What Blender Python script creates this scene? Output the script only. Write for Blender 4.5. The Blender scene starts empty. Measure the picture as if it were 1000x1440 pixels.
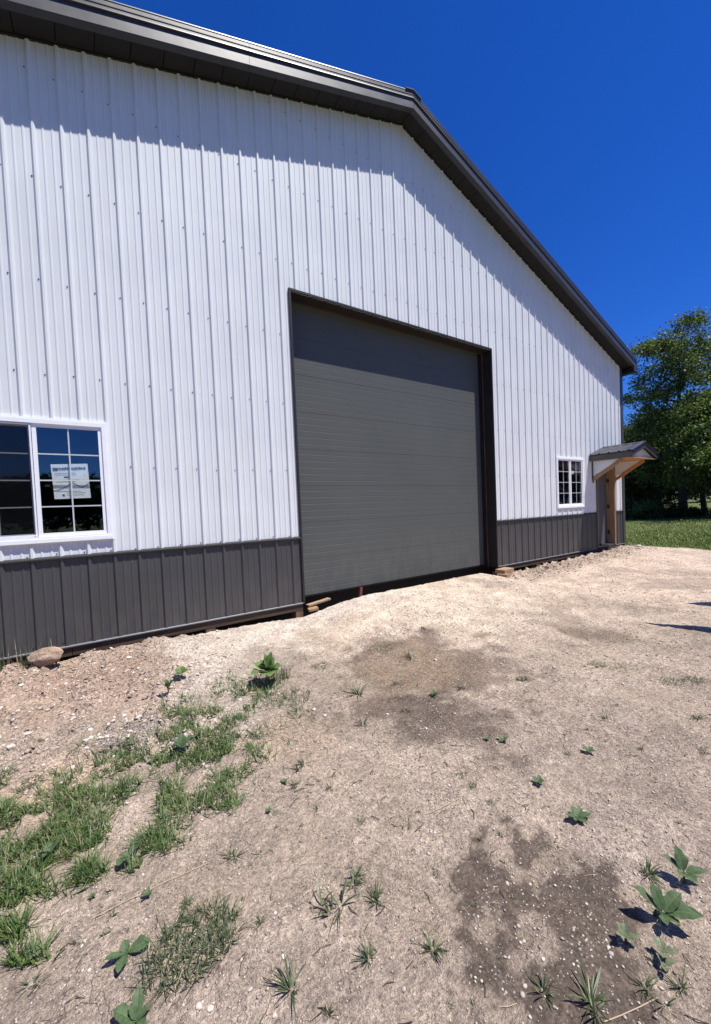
import bpy, math, random
import numpy as np
from mathutils import Vector, Matrix

S = bpy.context.scene
COL = S.collection
random.seed(7)
RNG = np.random.default_rng(11)

# ------------------------------------------------------------------ camera
F_PX, YAW, PITCH, ROLL = 541.0, 0.580598, -0.0328440, -0.0424572
CAM = Vector((0.6377, -4.8935, 1.528))
fwd = Vector((math.sin(YAW) * math.cos(PITCH), math.cos(YAW) * math.cos(PITCH), math.sin(PITCH)))
rt = Vector((math.cos(YAW), -math.sin(YAW), 0))
up = rt.cross(fwd)
CR = rt * math.cos(ROLL) + up * math.sin(ROLL)
CU = -rt * math.sin(ROLL) + up * math.cos(ROLL)
cam_d = bpy.data.cameras.new('camera')
cam = bpy.data.objects.new('camera', cam_d)
COL.objects.link(cam)
M = Matrix((CR, CU, -fwd)).transposed().to_4x4()
M.translation = CAM
cam.matrix_world = M
cam_d.sensor_fit = 'VERTICAL'
cam_d.sensor_height = 36
cam_d.lens = F_PX / 1440 * 36
cam_d.shift_x = -1.26 / 1440
cam_d.shift_y = 13.6 / 1440
cam_d.clip_end = 3000
cam_d.clip_start = 0.02
S.camera = cam

# ------------------------------------------------------------------ sky, sun, exposure
SUN = Vector((0.22, -0.31, 0.885)).normalized()
w = bpy.data.worlds.new('World')
S.world = w
w.use_nodes = True
wn, wl = w.node_tree.nodes, w.node_tree.links
for n in list(wn): wn.remove(n)
sky = wn.new('ShaderNodeTexSky')
sky.sky_type = 'NISHITA'
sky.sun_disc = False
sky.sun_elevation = math.asin(SUN.z)
sky.sun_rotation = math.atan2(SUN.x, SUN.y)
sky.altitude = 300
sky.air_density = 1.0
sky.dust_density = 0.0
sky.ozone_density = 6.0
hs = wn.new('ShaderNodeHueSaturation')
hs.inputs['Saturation'].default_value = 1.25
tint = wn.new('ShaderNodeVectorMath'); tint.operation = 'MULTIPLY'
tint.inputs[1].default_value = (0.74, 1.08, 1.95)      # deep polarised blue of the camera's rendering, the same all round the sky
bg = wn.new('ShaderNodeBackground')
bg.inputs['Strength'].default_value = 0.05
wo = wn.new('ShaderNodeOutputWorld')
wl.new(sky.outputs[0], hs.inputs['Color'])
wl.new(hs.outputs[0], tint.inputs[0])
wl.new(tint.outputs[0], bg.inputs['Color'])
wl.new(bg.outputs[0], wo.inputs['Surface'])
sd = bpy.data.lights.new('sun', 'SUN')
sd.energy = 5.0
sd.angle = math.radians(0.5)
sd.color = (1.0, 0.965, 0.91)
so = bpy.data.objects.new('sun', sd)
so.rotation_euler = SUN.to_track_quat('Z', 'Y').to_euler()
COL.objects.link(so)
S.view_settings.view_transform = 'Standard'
S.view_settings.look = 'None'
S.view_settings.gamma = 1
S.view_settings.use_curve_mapping = False
S.view_settings.exposure = 0.5

# ------------------------------------------------------------------ materials
def mat(name, col, rough=0.6, metal=0.0, spec=0.5, var=0.0, vscale=8, bump=0.0, bscale=60, island=0.0, coat=0.0, wear=None):
    m = bpy.data.materials.new(name)
    m.use_nodes = True
    nt = m.node_tree; N, L = nt.nodes, nt.links
    b = N['Principled BSDF']
    b.inputs['Base Color'].default_value = (*col, 1)
    b.inputs['Roughness'].default_value = rough
    b.inputs['Metallic'].default_value = metal
    b.inputs['Specular IOR Level'].default_value = spec
    if coat: b.inputs['Coat Weight'].default_value = coat
    geo = N.new('ShaderNodeNewGeometry')
    src = None
    if var or island or wear:
        rgb = N.new('ShaderNodeRGB'); rgb.outputs[0].default_value = (*col, 1)
        src = rgb.outputs[0]
    if var:
        no = N.new('ShaderNodeTexNoise'); no.inputs['Scale'].default_value = vscale
        no.inputs['Detail'].default_value = 6
        L.new(geo.outputs['Position'], no.inputs['Vector'])
        mr = N.new('ShaderNodeMapRange')
        mr.inputs[1].default_value = .25; mr.inputs[2].default_value = .75
        mr.inputs[3].default_value = 1 - var; mr.inputs[4].default_value = 1 + var
        L.new(no.outputs['Fac'], mr.inputs[0])
        vm = N.new('ShaderNodeVectorMath'); vm.operation = 'SCALE'
        L.new(src, vm.inputs[0]); L.new(mr.outputs[0], vm.inputs['Scale'])
        src = vm.outputs[0]
        mr2 = N.new('ShaderNodeMapRange')
        mr2.inputs[3].default_value = max(0.02, rough - .08); mr2.inputs[4].default_value = min(1, rough + .08)
        L.new(no.outputs['Fac'], mr2.inputs[0]); L.new(mr2.outputs[0], b.inputs['Roughness'])
    if island:
        mr = N.new('ShaderNodeMapRange')
        mr.inputs[3].default_value = 1 - island; mr.inputs[4].default_value = 1 + island
        L.new(geo.outputs['Random Per Island'], mr.inputs[0])
        vm = N.new('ShaderNodeVectorMath'); vm.operation = 'SCALE'
        L.new(src, vm.inputs[0]); L.new(mr.outputs[0], vm.inputs['Scale'])
        src = vm.outputs[0]
    if wear:
        wc, ws, wa = wear
        no = N.new('ShaderNodeTexNoise'); no.inputs['Scale'].default_value = ws
        no.inputs['Detail'].default_value = 8
        L.new(geo.outputs['Position'], no.inputs['Vector'])
        mr = N.new('ShaderNodeMapRange')
        mr.inputs[1].default_value = .55; mr.inputs[2].default_value = .75
        mr.inputs[3].default_value = 0; mr.inputs[4].default_value = wa
        L.new(no.outputs['Fac'], mr.inputs[0])
        mx = N.new('ShaderNodeMix'); mx.data_type = 'RGBA'
        L.new(mr.outputs[0], mx.inputs['Factor']); L.new(src, mx.inputs['A'])
        mx.inputs['B'].default_value = (*wc, 1)
        src = mx.outputs['Result']
    if src: L.new(src, b.inputs['Base Color'])
    if bump:
        no = N.new('ShaderNodeTexNoise'); no.inputs['Scale'].default_value = bscale
        no.inputs['Detail'].default_value = 5
        L.new(geo.outputs['Position'], no.inputs['Vector'])
        bp = N.new('ShaderNodeBump'); bp.inputs['Strength'].default_value = bump
        bp.inputs['Distance'].default_value = 0.02
        L.new(no.outputs['Fac'], bp.inputs['Height']); L.new(bp.outputs[0], b.inputs['Normal'])
    return m

def add_dust(m, z0, z1, amt, col=(.30, .24, .18)):
    N, L = m.node_tree.nodes, m.node_tree.links
    b = N['Principled BSDF']; src = b.inputs['Base Color'].links[0].from_socket
    g = N.new('ShaderNodeNewGeometry'); sx = N.new('ShaderNodeSeparateXYZ'); L.new(g.outputs['Position'], sx.inputs[0])
    mr = N.new('ShaderNodeMapRange'); mr.inputs[1].default_value = z0; mr.inputs[2].default_value = z1; mr.inputs[3].default_value = 1; mr.inputs[4].default_value = 0
    L.new(sx.outputs['Z'], mr.inputs[0])
    mp = N.new('ShaderNodeMapping'); mp.inputs['Scale'].default_value = (9, 9, 3); L.new(g.outputs['Position'], mp.inputs[0])
    no = N.new('ShaderNodeTexNoise'); no.inputs['Scale'].default_value = 1; no.inputs['Detail'].default_value = 8; L.new(mp.outputs[0], no.inputs['Vector'])
    m2 = N.new('ShaderNodeMapRange'); m2.inputs[1].default_value = .35; m2.inputs[2].default_value = .72; m2.inputs[4].default_value = amt; L.new(no.outputs['Fac'], m2.inputs[0])
    mu = N.new('ShaderNodeMath'); mu.operation = 'MULTIPLY'; L.new(mr.outputs[0], mu.inputs[0]); L.new(m2.outputs[0], mu.inputs[1])
    mx = N.new('ShaderNodeMix'); mx.data_type = 'RGBA'; L.new(mu.outputs[0], mx.inputs['Factor']); L.new(src, mx.inputs['A']); mx.inputs['B'].default_value = (*col, 1)
    L.new(mx.outputs['Result'], b.inputs['Base Color'])

def wood(name, col, dark, axis_scale=(30, 30, 3), rough=0.75):
    m = bpy.data.materials.new(name); m.use_nodes = True
    N, L = m.node_tree.nodes, m.node_tree.links
    b = N['Principled BSDF']; b.inputs['Roughness'].default_value = rough
    b.inputs['Specular IOR Level'].default_value = .3
    g = N.new('ShaderNodeNewGeometry')
    mp = N.new('ShaderNodeMapping'); mp.inputs['Scale'].default_value = axis_scale
    no = N.new('ShaderNodeTexNoise'); no.inputs['Scale'].default_value = 1.0; no.inputs['Detail'].default_value = 6
    L.new(g.outputs['Position'], mp.inputs[0]); L.new(mp.outputs[0], no.inputs['Vector'])
    cr = N.new('ShaderNodeValToRGB')
    cr.color_ramp.elements[0].position = .3; cr.color_ramp.elements[0].color = (*dark, 1)
    cr.color_ramp.elements[1].position = .65; cr.color_ramp.elements[1].color = (*col, 1)
    L.new(no.outputs['Fac'], cr.inputs[0]); L.new(cr.outputs[0], b.inputs['Base Color'])
    return m

def leaf_mat(name, col, col2, rough=.5, trans=.25, scale=None, dry=None):
    m = bpy.data.materials.new(name); m.use_nodes = True
    N, L = m.node_tree.nodes, m.node_tree.links
    b = N['Principled BSDF']; b.inputs['Roughness'].default_value = rough
    b.inputs['Specular IOR Level'].default_value = .4
    g = N.new('ShaderNodeNewGeometry')
    mx = N.new('ShaderNodeMix'); mx.data_type = 'RGBA'
    mx.inputs['A'].default_value = (*col, 1); mx.inputs['B'].default_value = (*col2, 1)
    if scale:
        no = N.new('ShaderNodeTexNoise'); no.inputs['Scale'].default_value = scale; no.inputs['Detail'].default_value = 4
        L.new(g.outputs['Position'], no.inputs['Vector'])
        ad = N.new('ShaderNodeMath'); ad.operation = 'MULTIPLY_ADD'
        L.new(g.outputs['Random Per Island'], ad.inputs[0]); ad.inputs[1].default_value = .6
        mr = N.new('ShaderNodeMapRange'); mr.inputs[1].default_value = .3; mr.inputs[2].default_value = .7
        mr.inputs[3].default_value = -.1; mr.inputs[4].default_value = .5
        L.new(no.outputs['Fac'], mr.inputs[0]); L.new(mr.outputs[0], ad.inputs[2])
        L.new(ad.outputs[0], mx.inputs['Factor'])
    else:
        L.new(g.outputs['Random Per Island'], mx.inputs['Factor'])
    if dry:
        fr_ = N.new('ShaderNodeMath'); fr_.operation = 'MULTIPLY'; fr_.inputs[1].default_value = 7.31
        L.new(g.outputs['Random Per Island'], fr_.inputs[0])
        f2 = N.new('ShaderNodeMath'); f2.operation = 'FRACT'; L.new(fr_.outputs[0], f2.inputs[0])
        f3 = N.new('ShaderNodeMath'); f3.operation = 'GREATER_THAN'; f3.inputs[1].default_value = .88; L.new(f2.outputs[0], f3.inputs[0])
        md = N.new('ShaderNodeMix'); md.data_type = 'RGBA'; L.new(f3.outputs[0], md.inputs['Factor'])
        L.new(mx.outputs['Result'], md.inputs['A']); md.inputs['B'].default_value = (*dry, 1); mx = md
    if scale:
        va = N.new('ShaderNodeAttribute'); va.attribute_name = 'vein'
        mv = N.new('ShaderNodeMix'); mv.data_type = 'RGBA'
        vf = N.new('ShaderNodeMath'); vf.operation = 'MULTIPLY'; vf.inputs[1].default_value = .45
        L.new(va.outputs['Fac'], vf.inputs[0]); L.new(vf.outputs[0], mv.inputs['Factor'])
        L.new(mx.outputs['Result'], mv.inputs['A']); mv.inputs['B'].default_value = (*[min(1, c * 1.7 + .03) for c in col2], 1)
        mx = mv
    L.new(mx.outputs['Result'], b.inputs['Base Color'])
    tr = N.new('ShaderNodeBsdfTranslucent')
    hsv = N.new('ShaderNodeHueSaturation'); hsv.inputs['Value'].default_value = 1.5
    L.new(mx.outputs['Result'], hsv.inputs['Color']); L.new(hsv.outputs[0], tr.inputs['Color'])
    ms = N.new('ShaderNodeMixShader'); ms.inputs[0].default_value = trans
    L.new(b.outputs[0], ms.inputs[1]); L.new(tr.outputs[0], ms.inputs[2])
    L.new(ms.outputs[0], N['Material Output'].inputs['Surface'])
    return m

def glass_mat(name, ior, tint=(.9, .95, 1.0), refl=(1, 1, 1)):
    m = bpy.data.materials.new(name); m.use_nodes = True
    N, L = m.node_tree.nodes, m.node_tree.links
    N.remove(N['Principled BSDF'])
    lw = N.new('ShaderNodeNewGeometry'); dt = N.new('ShaderNodeVectorMath'); dt.operation = 'DOT_PRODUCT'
    L.new(lw.outputs['Normal'], dt.inputs[0]); L.new(lw.outputs['Incoming'], dt.inputs[1])
    def mth(op, x, y=0.0):
        q = N.new('ShaderNodeMath'); q.operation = op
        for k_, v_ in enumerate((x, y)):
            if isinstance(v_, float): q.inputs[k_].default_value = v_
            else: L.new(v_, q.inputs[k_])
        return q.outputs[0]
    f0 = ((ior - 1) / (ior + 1)) ** 2               # Schlick reflectance, the same from either side of the pane
    fac = mth('ADD', mth('MULTIPLY', mth('POWER', mth('SUBTRACT', 1.0, mth('ABSOLUTE', dt.outputs['Value'])), 5.0), 1 - f0), f0)
    tr = N.new('ShaderNodeBsdfTransparent'); tr.inputs[0].default_value = (*tint, 1)
    gl = N.new('ShaderNodeBsdfGlossy'); gl.inputs['Roughness'].default_value = 0.0
    gl.inputs['Color'].default_value = (*refl, 1)
    ms = N.new('ShaderNodeMixShader')
    L.new(fac, ms.inputs[0]); L.new(tr.outputs[0], ms.inputs[1]); L.new(gl.outputs[0], ms.inputs[2])
    L.new(ms.outputs[0], N['Material Output'].inputs['Surface'])
    return m

def screen_mat():
    m = bpy.data.materials.new('insect_screen'); m.use_nodes = True
    N, L = m.node_tree.nodes, m.node_tree.links
    b = N['Principled BSDF']; b.inputs['Base Color'].default_value = (.006, .0065, .008, 1); b.inputs['Roughness'].default_value = .9; b.inputs['Specular IOR Level'].default_value = .03
    tr = N.new('ShaderNodeBsdfTransparent'); ms = N.new('ShaderNodeMixShader'); ms.inputs[0].default_value = .5
    L.new(tr.outputs[0], ms.inputs[1]); L.new(b.outputs[0], ms.inputs[2]); L.new(ms.outputs[0], N['Material Output'].inputs['Surface'])
    return m

MT = dict(
    cap=mat('cap_trim', (.040, .039, .039), .65, spec=.2, var=.1),
    base_trim=mat('drip_edge', (.16, .16, .165), .5, spec=.4, var=.15),
    white=mat('white_steel', (.67, .69, .70), .5, spec=.22, var=.05, vscale=1.7, bump=.03, bscale=9),
    char=mat('charcoal_steel', (.060, .059, .060), .42, spec=.5, var=.10, vscale=2.5, bump=.03, bscale=9),
    trim=mat('charcoal_trim', (.052, .050, .050), .36, spec=.5, var=.12, vscale=4),
    rake=mat('rake_trim', (.058, .056, .056), .40, metal=.25, spec=.5, var=.12, vscale=3, bump=.05, bscale=5),
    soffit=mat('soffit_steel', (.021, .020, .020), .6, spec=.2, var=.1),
    bronze=mat('dark_bronze_trim', (.022, .019, .018), .5, spec=.35, var=.2, vscale=5),
    door=mat('grey_door_steel', (.086, .092, .088), .5, spec=.25, var=.05, vscale=1.2, bump=.02, bscale=14),
    vinyl=mat('white_vinyl', (.82, .83, .85), .35, spec=.5, var=.02),
    grid=mat('muntin_white', (.50, .53, .55), .4),
    dark=mat('interior_dark', (.03, .028, .026), .9, spec=.1),
    rubber=mat('black_rubber', (.012, .012, .012), .7, spec=.3),
    screw=mat('screw_head', (.10, .10, .11), .4, metal=.5),
    skirt=wood('treated_skirt', (.085, .058, .038), (.04, .028, .02), (3, 30, 40)),
    post=wood('treated_post', (.20, .12, .065), (.10, .06, .035), (40, 40, 4)),
    pine=wood('pine_lumber', (.36, .235, .13), (.24, .15, .08), (40, 40, 3)),
    ply=wood('plywood_orange', (.50, .25, .085), (.36, .16, .05), (4, 20, 20)),
    scrap=wood('scrap_lumber', (.40, .27, .16), (.24, .15, .09), (5, 40, 40)),
    slab=mat('entry_door_grey', (.085, .092, .098), .5, var=.05),
    brass=mat('hinge_metal', (.08, .06, .04), .4, metal=.8),
    glass=glass_mat('window_glass', 1.78, (.95, .97, .97), (.9, .96, 1.0)),
    screen=screen_mat(),
    paper=mat('white_paper', (.84, .85, .82), .8, spec=.2, var=.03, vscale=12),
    ink=mat('grey_ink', (.10, .11, .11), .8, spec=.2),
    ink2=mat('light_ink', (.36, .38, .38), .8, spec=.2),
    red=mat('red_stake', (.22, .045, .03), .7),
    rock=mat('tan_limestone', (.34, .25, .18), .9, spec=.15, var=.35, vscale=14, bump=.9, bscale=45, wear=((.20, .12, .08), 9, .7)),
    stone=mat('pale_stone', (.50, .44, .37), .9, spec=.15, var=.2, vscale=40, bump=.4, bscale=90, island=.25),
    pebble=mat('pebbles', (.40, .345, .29), .9, spec=.15, island=.45),
    gravel=mat('white_gravel', (.47, .46, .44), .9, spec=.15, island=.35),
    clod=mat('dirt_clods', (.33, .255, .195), .95, spec=.08, island=.3, bump=.4, bscale=120),
    crumb=mat('soil_crumbs', (.35, .29, .23), .95, spec=.08, island=.5),
    straw=mat('dry_straw', (.42, .34, .22), .8, spec=.2, island=.25),
    twig=mat('dark_twig', (.075, .055, .04), .9, spec=.1, island=.4),
    bark=mat('bark', (.07, .055, .045), .95, spec=.1, var=.35, vscale=20, bump=.6, bscale=30),
    grass=leaf_mat('grass_blades', (.034, .068, .014), (.105, .160, .040), .5, .15, dry=(.26, .23, .12)),
    tuft=leaf_mat('tuft_blades', (.040, .066, .022), (.115, .145, .068), .5, .15, dry=(.30, .25, .14)),
    leaf=leaf_mat('broad_leaf', (.034, .066, .022), (.088, .135, .054), .62, .15, 60),
    bright_leaf=leaf_mat('young_leaf', (.065, .125, .030), (.130, .205, .055), .6, .22, 60),
    pale_leaf=leaf_mat('pale_leaf', (.09, .12, .06), (.17, .20, .11), .5, .15, 60),
    tree_leaf=leaf_mat('tree_leaf', (.032, .062, .010), (.150, .200, .034), .62, .22, 1.2),
    dense_leaf=leaf_mat('dense_leaf', (.016, .034, .007), (.070, .100, .018), .65, .15, 1.2),
    wood_leaf=leaf_mat('woods_leaf', (.018, .032, .010), (.040, .062, .018), .6, .1),
    lawn=leaf_mat('lawn_blades', (.070, .120, .014), (.155, .205, .036), .5, .2, 1.0),
    rack=mat('galvanised', (.35, .36, .37), .4, metal=.8, var=.1),
)

add_dust(MT['char'], .25, .85, .14); add_dust(MT['door'], .25, 1.3, .14); add_dust(MT['white'], 1.2, 6, .10, (.52, .50, .47))

# ------------------------------------------------------------------ object helpers
def link(name, me, parent=None, m=None):
    o = bpy.data.objects.new(name, me)
    COL.objects.link(o)
    if m is not None and me is not None and not me.materials: me.materials.append(m)
    if parent is not None: o.parent = parent
    return o

def tag(o, label=None, cat=None, group=None, kind=None):
    if label: o['label'] = label
    if cat: o['category'] = cat
    if group: o['group'] = group
    if kind: o['kind'] = kind
    return o

def empty(name, loc, label, cat, group=None):
    o = bpy.data.objects.new(name, None)
    o.empty_display_size = .1
    COL.objects.link(o); o.location = loc
    return tag(o, label, cat, group)

class MB:
    def __init__(s, origin=(0, 0, 0)):
        s.v, s.f, s.o = [], [], Vector(origin)
    def add(s, vs, fs):
        b = len(s.v); s.v += [tuple(Vector(v) - s.o) for v in vs]; s.f += [tuple(b + i for i in f) for f in fs]; return s
    def box(s, x0, x1, y0, y1, z0, z1):
        return s.add([(x, y, z) for x in (x0, x1) for y in (y0, y1) for z in (z0, z1)],
                     [(0, 1, 3, 2), (4, 6, 7, 5), (0, 4, 5, 1), (2, 3, 7, 6), (0, 2, 6, 4), (1, 5, 7, 3)])
    def prism(s, poly, d):                   # poly list of 3D points, extruded by vector d
        n = len(poly); d = Vector(d)
        return s.add([Vector(p) for p in poly] + [Vector(p) + d for p in poly],
                     [tuple(range(n - 1, -1, -1)), tuple(range(n, 2 * n))] + [(i, (i + 1) % n, n + (i + 1) % n, n + i) for i in range(n)])
    def obox(s, c, ex, ey, ez):              # oriented box, half vectors
        c, ex, ey, ez = map(Vector, (c, ex, ey, ez))
        return s.add([c + a * ex + b * ey + g * ez for a in (-1, 1) for b in (-1, 1) for g in (-1, 1)],
                     [(0, 1, 3, 2), (4, 6, 7, 5), (0, 4, 5, 1), (2, 3, 7, 6), (0, 2, 6, 4), (1, 5, 7, 3)])
    def loft(s, rows, close=False):
        n = len(rows[0]); vs = [p for r in rows for p in r]; fs = []
        for i in range(len(rows) - 1):
            for j in range(n if close else n - 1):
                k = (j + 1) % n
                fs.append((i * n + j, i * n + k, (i + 1) * n + k, (i + 1) * n + j))
        return s.add(vs, fs)
    def tube(s, pts, rad, n=6):
        pts = [Vector(p) for p in pts]; rows = []
        if not isinstance(rad, (list, tuple)): rad = [rad] * len(pts)
        for i, p in enumerate(pts):
            t = (pts[min(i + 1, len(pts) - 1)] - pts[max(i - 1, 0)]).normalized()
            a = t.orthogonal().normalized(); b = t.cross(a)
            if i and rows:
                a = (pa - t * pa.dot(t)).normalized(); b = t.cross(a)
            pa = a
            rows.append([p + (a * math.cos(q) + b * math.sin(q)) * rad[i] for q in [2 * math.pi * k / n for k in range(n)]])
        s.loft(rows, True)
        b0 = len(s.v)
        s.add(rows[0], [tuple(range(n - 1, -1, -1))]); s.add(rows[-1], [tuple(range(n))])
        return s
    def mesh(s, name, smooth=False):
        me = bpy.data.meshes.new(name); me.from_pydata(s.v, [], s.f); me.validate()
        import bmesh
        bm = bmesh.new(); bm.from_mesh(me); bmesh.ops.recalc_face_normals(bm, faces=bm.faces); bm.to_mesh(me); bm.free()
        if smooth: me.polygons.foreach_set('use_smooth', [True] * len(me.polygons))
        return me
    def build(s, name, m, parent=None, smooth=False):
        o = link(name, s.mesh(name, smooth), parent, m)
        o.location = s.o - (parent.matrix_world.translation if False else Vector((0, 0, 0)))
        return o

def np_mesh(name, V, Fc, smooth=False):
    me = bpy.data.meshes.new(name)
    V = np.asarray(V, np.float32); Fc = np.asarray(Fc, np.int32)
    k = Fc.shape[1]
    me.vertices.add(len(V)); me.vertices.foreach_set('co', V.ravel())
    me.loops.add(Fc.size); me.loops.foreach_set('vertex_index', Fc.ravel())
    me.polygons.add(len(Fc)); me.polygons.foreach_set('loop_start', np.arange(0, Fc.size, k, dtype=np.int32))
    if smooth: me.polygons.foreach_set('use_smooth', np.ones(len(Fc), bool))
    me.update(calc_edges=True); me.validate()
    return me

# ------------------------------------------------------------------ terrain
def hash2(i, j, s):
    h = (i * 374761393 + j * 668265263 + s * 974634777) & 0xffffffff
    h = ((h ^ (h >> 13)) * 1274126177) & 0xffffffff
    return ((h ^ (h >> 16)) & 0xffff) / 65535.0
def vnoise(x, y, s=0):
    x = np.asarray(x, float); y = np.asarray(y, float)
    i = np.floor(x).astype(np.int64); j = np.floor(y).astype(np.int64)
    u = x - i; v = y - j
    u = u * u * (3 - 2 * u); v = v * v * (3 - 2 * v)
    return (hash2(i, j, s) * (1 - u) + hash2(i + 1, j, s) * u) * (1 - v) + (hash2(i, j + 1, s) * (1 - u) + hash2(i + 1, j + 1, s) * u) * v
def fbm(x, y, sc, oct=4, s=0):
    r = 0; a = 1; t = 0
    for k in range(oct):
        r = r + a * vnoise(x * sc * 2 ** k + 17.3 * k, y * sc * 2 ** k - 9.1 * k, s + k); t += a; a *= .5
    return r / t
def sstep(a, b, x):
    t = np.clip((x - a) / (b - a), 0, 1); return t * t * (3 - 2 * t)
WX = [-60, -3, -.1, .2, .6, 1.1, 1.6, 2.0, 2.86, 3.5, 3.9, 5.1, 6.5, 6.95, 8.2, 9.6, 10.9, 12.4, 14, 30, 80]
WZ = [.0, .18, .17, .13, .17, .17, .12, .13, .09, .19, .22, .215, .225, .08, .09, .13, .15, .19, .16, .05, 0]
def edge_d(x, y):           # >0 on the lawn
    xe = np.where(y < -.1, 12.75 - .70 * (y + .1), 12.75 + 0 * y)
    d = (x - xe) * .8 + (fbm(x, y, .8, 3, 40) - .5) * .9
    d2 = -(y + 7.0 + (fbm(x, y, .3, 2, 44) - .5) * 3)
    d3 = -(x + 3.2)  # unseen turf edges behind and left, drawn in to cut bounce light
    return np.maximum(np.maximum(d, d2), d3)
def rubble_m(x, y):
    a = sstep(2.2, .6, x) * sstep(-2.9, -1.6, y + .35 * (x - .2)) * sstep(.1, -.1, y)
    b = sstep(-1.0, -.35, y) * sstep(6.8, 7.3, x) * sstep(12.9, 12.2, x)
    return np.clip(a + b, 0, 1)
def gz(x, y, fine=True):
    x = np.asarray(x, float); y = np.asarray(y, float)
    wz = np.interp(x, WX, WZ)
    t = sstep(-2.6, -.12, y)
    h = wz * t * (y < 3) + np.where(y >= 3, wz, 0) * 0
    h = np.where(y >= -.12, wz, h)
    inside = (x > -2.8) & (x < 12.85)
    h = np.where(inside, h - .38 * sstep(-.10, .12, y), h)
    h = np.where(~inside & (y > -.12), wz * sstep(25, 2, y), h)
    near = sstep(40, 15, np.abs(x - 4)) * sstep(30, 10, np.abs(y))
    h = h + (fbm(x, y, .7, 3, 3) - .5) * .07 * near * sstep(-.05, -.5, y)
    # shallow wheel ruts leading to the door
    rut = np.exp(-((x - 4.1 - .25 * np.sin(y * 1.3) + .35 * (y + 1)) / .16) ** 2) + np.exp(-((x - 5.9 + .30 * (y + 1)) / .18) ** 2)
    h = h - .022 * rut * sstep(-3.6, -2.2, y) * sstep(-.2, -.7, y)
    if fine:
        r = rubble_m(x, y)
        h = h + ((fbm(x, y, 5, 4, 9) - .5) * .030 + (fbm(x, y, 22, 3, 21) - .5) * (.016 + .030 * r)) * near
        h = h + r * (np.maximum(fbm(x, y, 9, 3, 31) - .53, 0)) * .24
    return h
def pix(px, py, z=None, Y=None):             # photograph pixel -> point on the ground
    d = fwd * F_PX + CR * (px - 501.26) + CU * (733.6 - py)
    if Y is not None:
        return CAM + d * ((Y - CAM.y) / d.y)
    p = CAM + d * ((0.05 - CAM.z) / d.z)
    for _ in range(6):
        hz = float(gz(p.x, p.y, False)); p = CAM + d * ((hz - CAM.z) / d.z)
    return p
def on_ground(x, y): return Vector((x, y, float(gz(x, y))))

def axis(segs):
    out = [segs[0][0]]
    for a, b, st in segs:
        n = max(1, int(round((b - a) / st))); out += list(np.linspace(a, b, n + 1)[1:])
    return np.array(out)
gx = axis([(-900, -200, 140), (-200, -40, 20), (-40, -8, 3), (-8, -1, .25), (-1, 4, .015), (4, 7.5, .025), (7.5, 14.5, .045), (14.5, 24, .3), (24, 60, 2), (60, 200, 20), (200, 900, 140)])
gy = axis([(-900, -200, 140), (-200, -40, 20), (-40, -9, 2), (-9, -4.85, .2), (-4.85, -2.3, .015), (-2.3, .3, .02), (.3, 3, .15), (3, 24, 1), (24, 60, 3), (60, 200, 20), (200, 900, 140)])
X, Y = np.meshgrid(gx, gy)
Z = gz(X, Y)
nx, ny = len(gx), len(gy)
idx = np.arange(nx * ny).reshape(ny, nx)
Fg = np.stack([idx[:-1, :-1], idx[:-1, 1:], idx[1:, 1:], idx[1:, :-1]], -1).reshape(-1, 4)
gme = np_mesh('ground', np.stack([X, Y, Z], -1).reshape(-1, 3), Fg, True)

def blob(cx, cy, rx, ry, ang=0, rough=.5, s=0, soft=.35, fine=0.0):   # stain mask in world units
    c, q = math.cos(ang), math.sin(ang)
    dx, dy = X - cx, Y - cy
    u, v = (dx * c + dy * q) / rx, (-dx * q + dy * c) / ry
    d = np.sqrt(u * u + v * v) + (fbm(X, Y, 2.4, 5, 60 + s) - .5) * rough * 2
    if fine: d = d + (fbm(X, Y, 7, 6, 160 + s) - .5) * fine * 3.2
    return sstep(1 + soft, 1 - soft, d)
def pblob(px, py, wpx, hpx, **k):            # ellipse given by its extents in the photograph, laid out on the ground
    a, b = pix(px - wpx, py), pix(px + wpx, py); c, d = pix(px, py - hpx), pix(px, py + hpx)
    ctr = (c + d) / 2; along = (c - d)
    return blob(ctr.x, ctr.y, along.length / 2, (b - a).length / 2, math.atan2(along.y, along.x), **k)
def mixc(a, b, m): return a * (1 - m[..., None]) + np.array(b) * m[..., None]
base = np.ones(X.shape + (3,)) * np.array((.325, .271, .214))
depth = (X - CAM.x) * fwd.x + (Y - CAM.y) * fwd.y
base = mixc(base, (.445, .37, .29), sstep(-2.9, -1.3, Y + .22 * (X - 4)) * sstep(1.0, 3.2, X + Y * .3))     # dry pale fill in front of the door
base = mixc(base, (.43, .345, .275), sstep(6, 9, X) * .8)
base = mixc(base, (.50, .455, .385), pblob(330, 915, 110, 45, s=1) * .8)
base = mixc(base, (.48, .44, .38), pblob(300, 990, 90, 50, s=2) * .55)
base = mixc(base, (.49, .42, .33), pblob(560, 858, 170, 26, s=3) * .8)
base = mixc(base, (.35, .265, .205), pblob(90, 980, 150, 60, s=4) * .8)
base = mixc(base, (.25, .175, .13), pblob(150, 945, 60, 16, s=14) * .5)
base = mixc(base, (.46, .36, .26), pblob(60, 1120, 90, 40, s=5) * .7)
base = mixc(base, (.44, .345, .25), pblob(430, 1040, 60, 35, s=6) * .6)
base = mixc(base, (.26, .24, .22), pblob(180, 1040, 40, 18, s=7) * .6)
base = mixc(base, (.50, .47, .42), pblob(440, 864, 70, 14, s=31) * .8)
base = mixc(base, (.235, .195, .158), pblob(850, 1060, 170, 70, s=8) * .55)
base = mixc(base, (.25, .210, .178), pblob(900, 1200, 90, 50, s=9) * .6)
base = mixc(base, (.37, .31, .25), pblob(760, 960, 130, 30, s=10) * .4)
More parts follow.
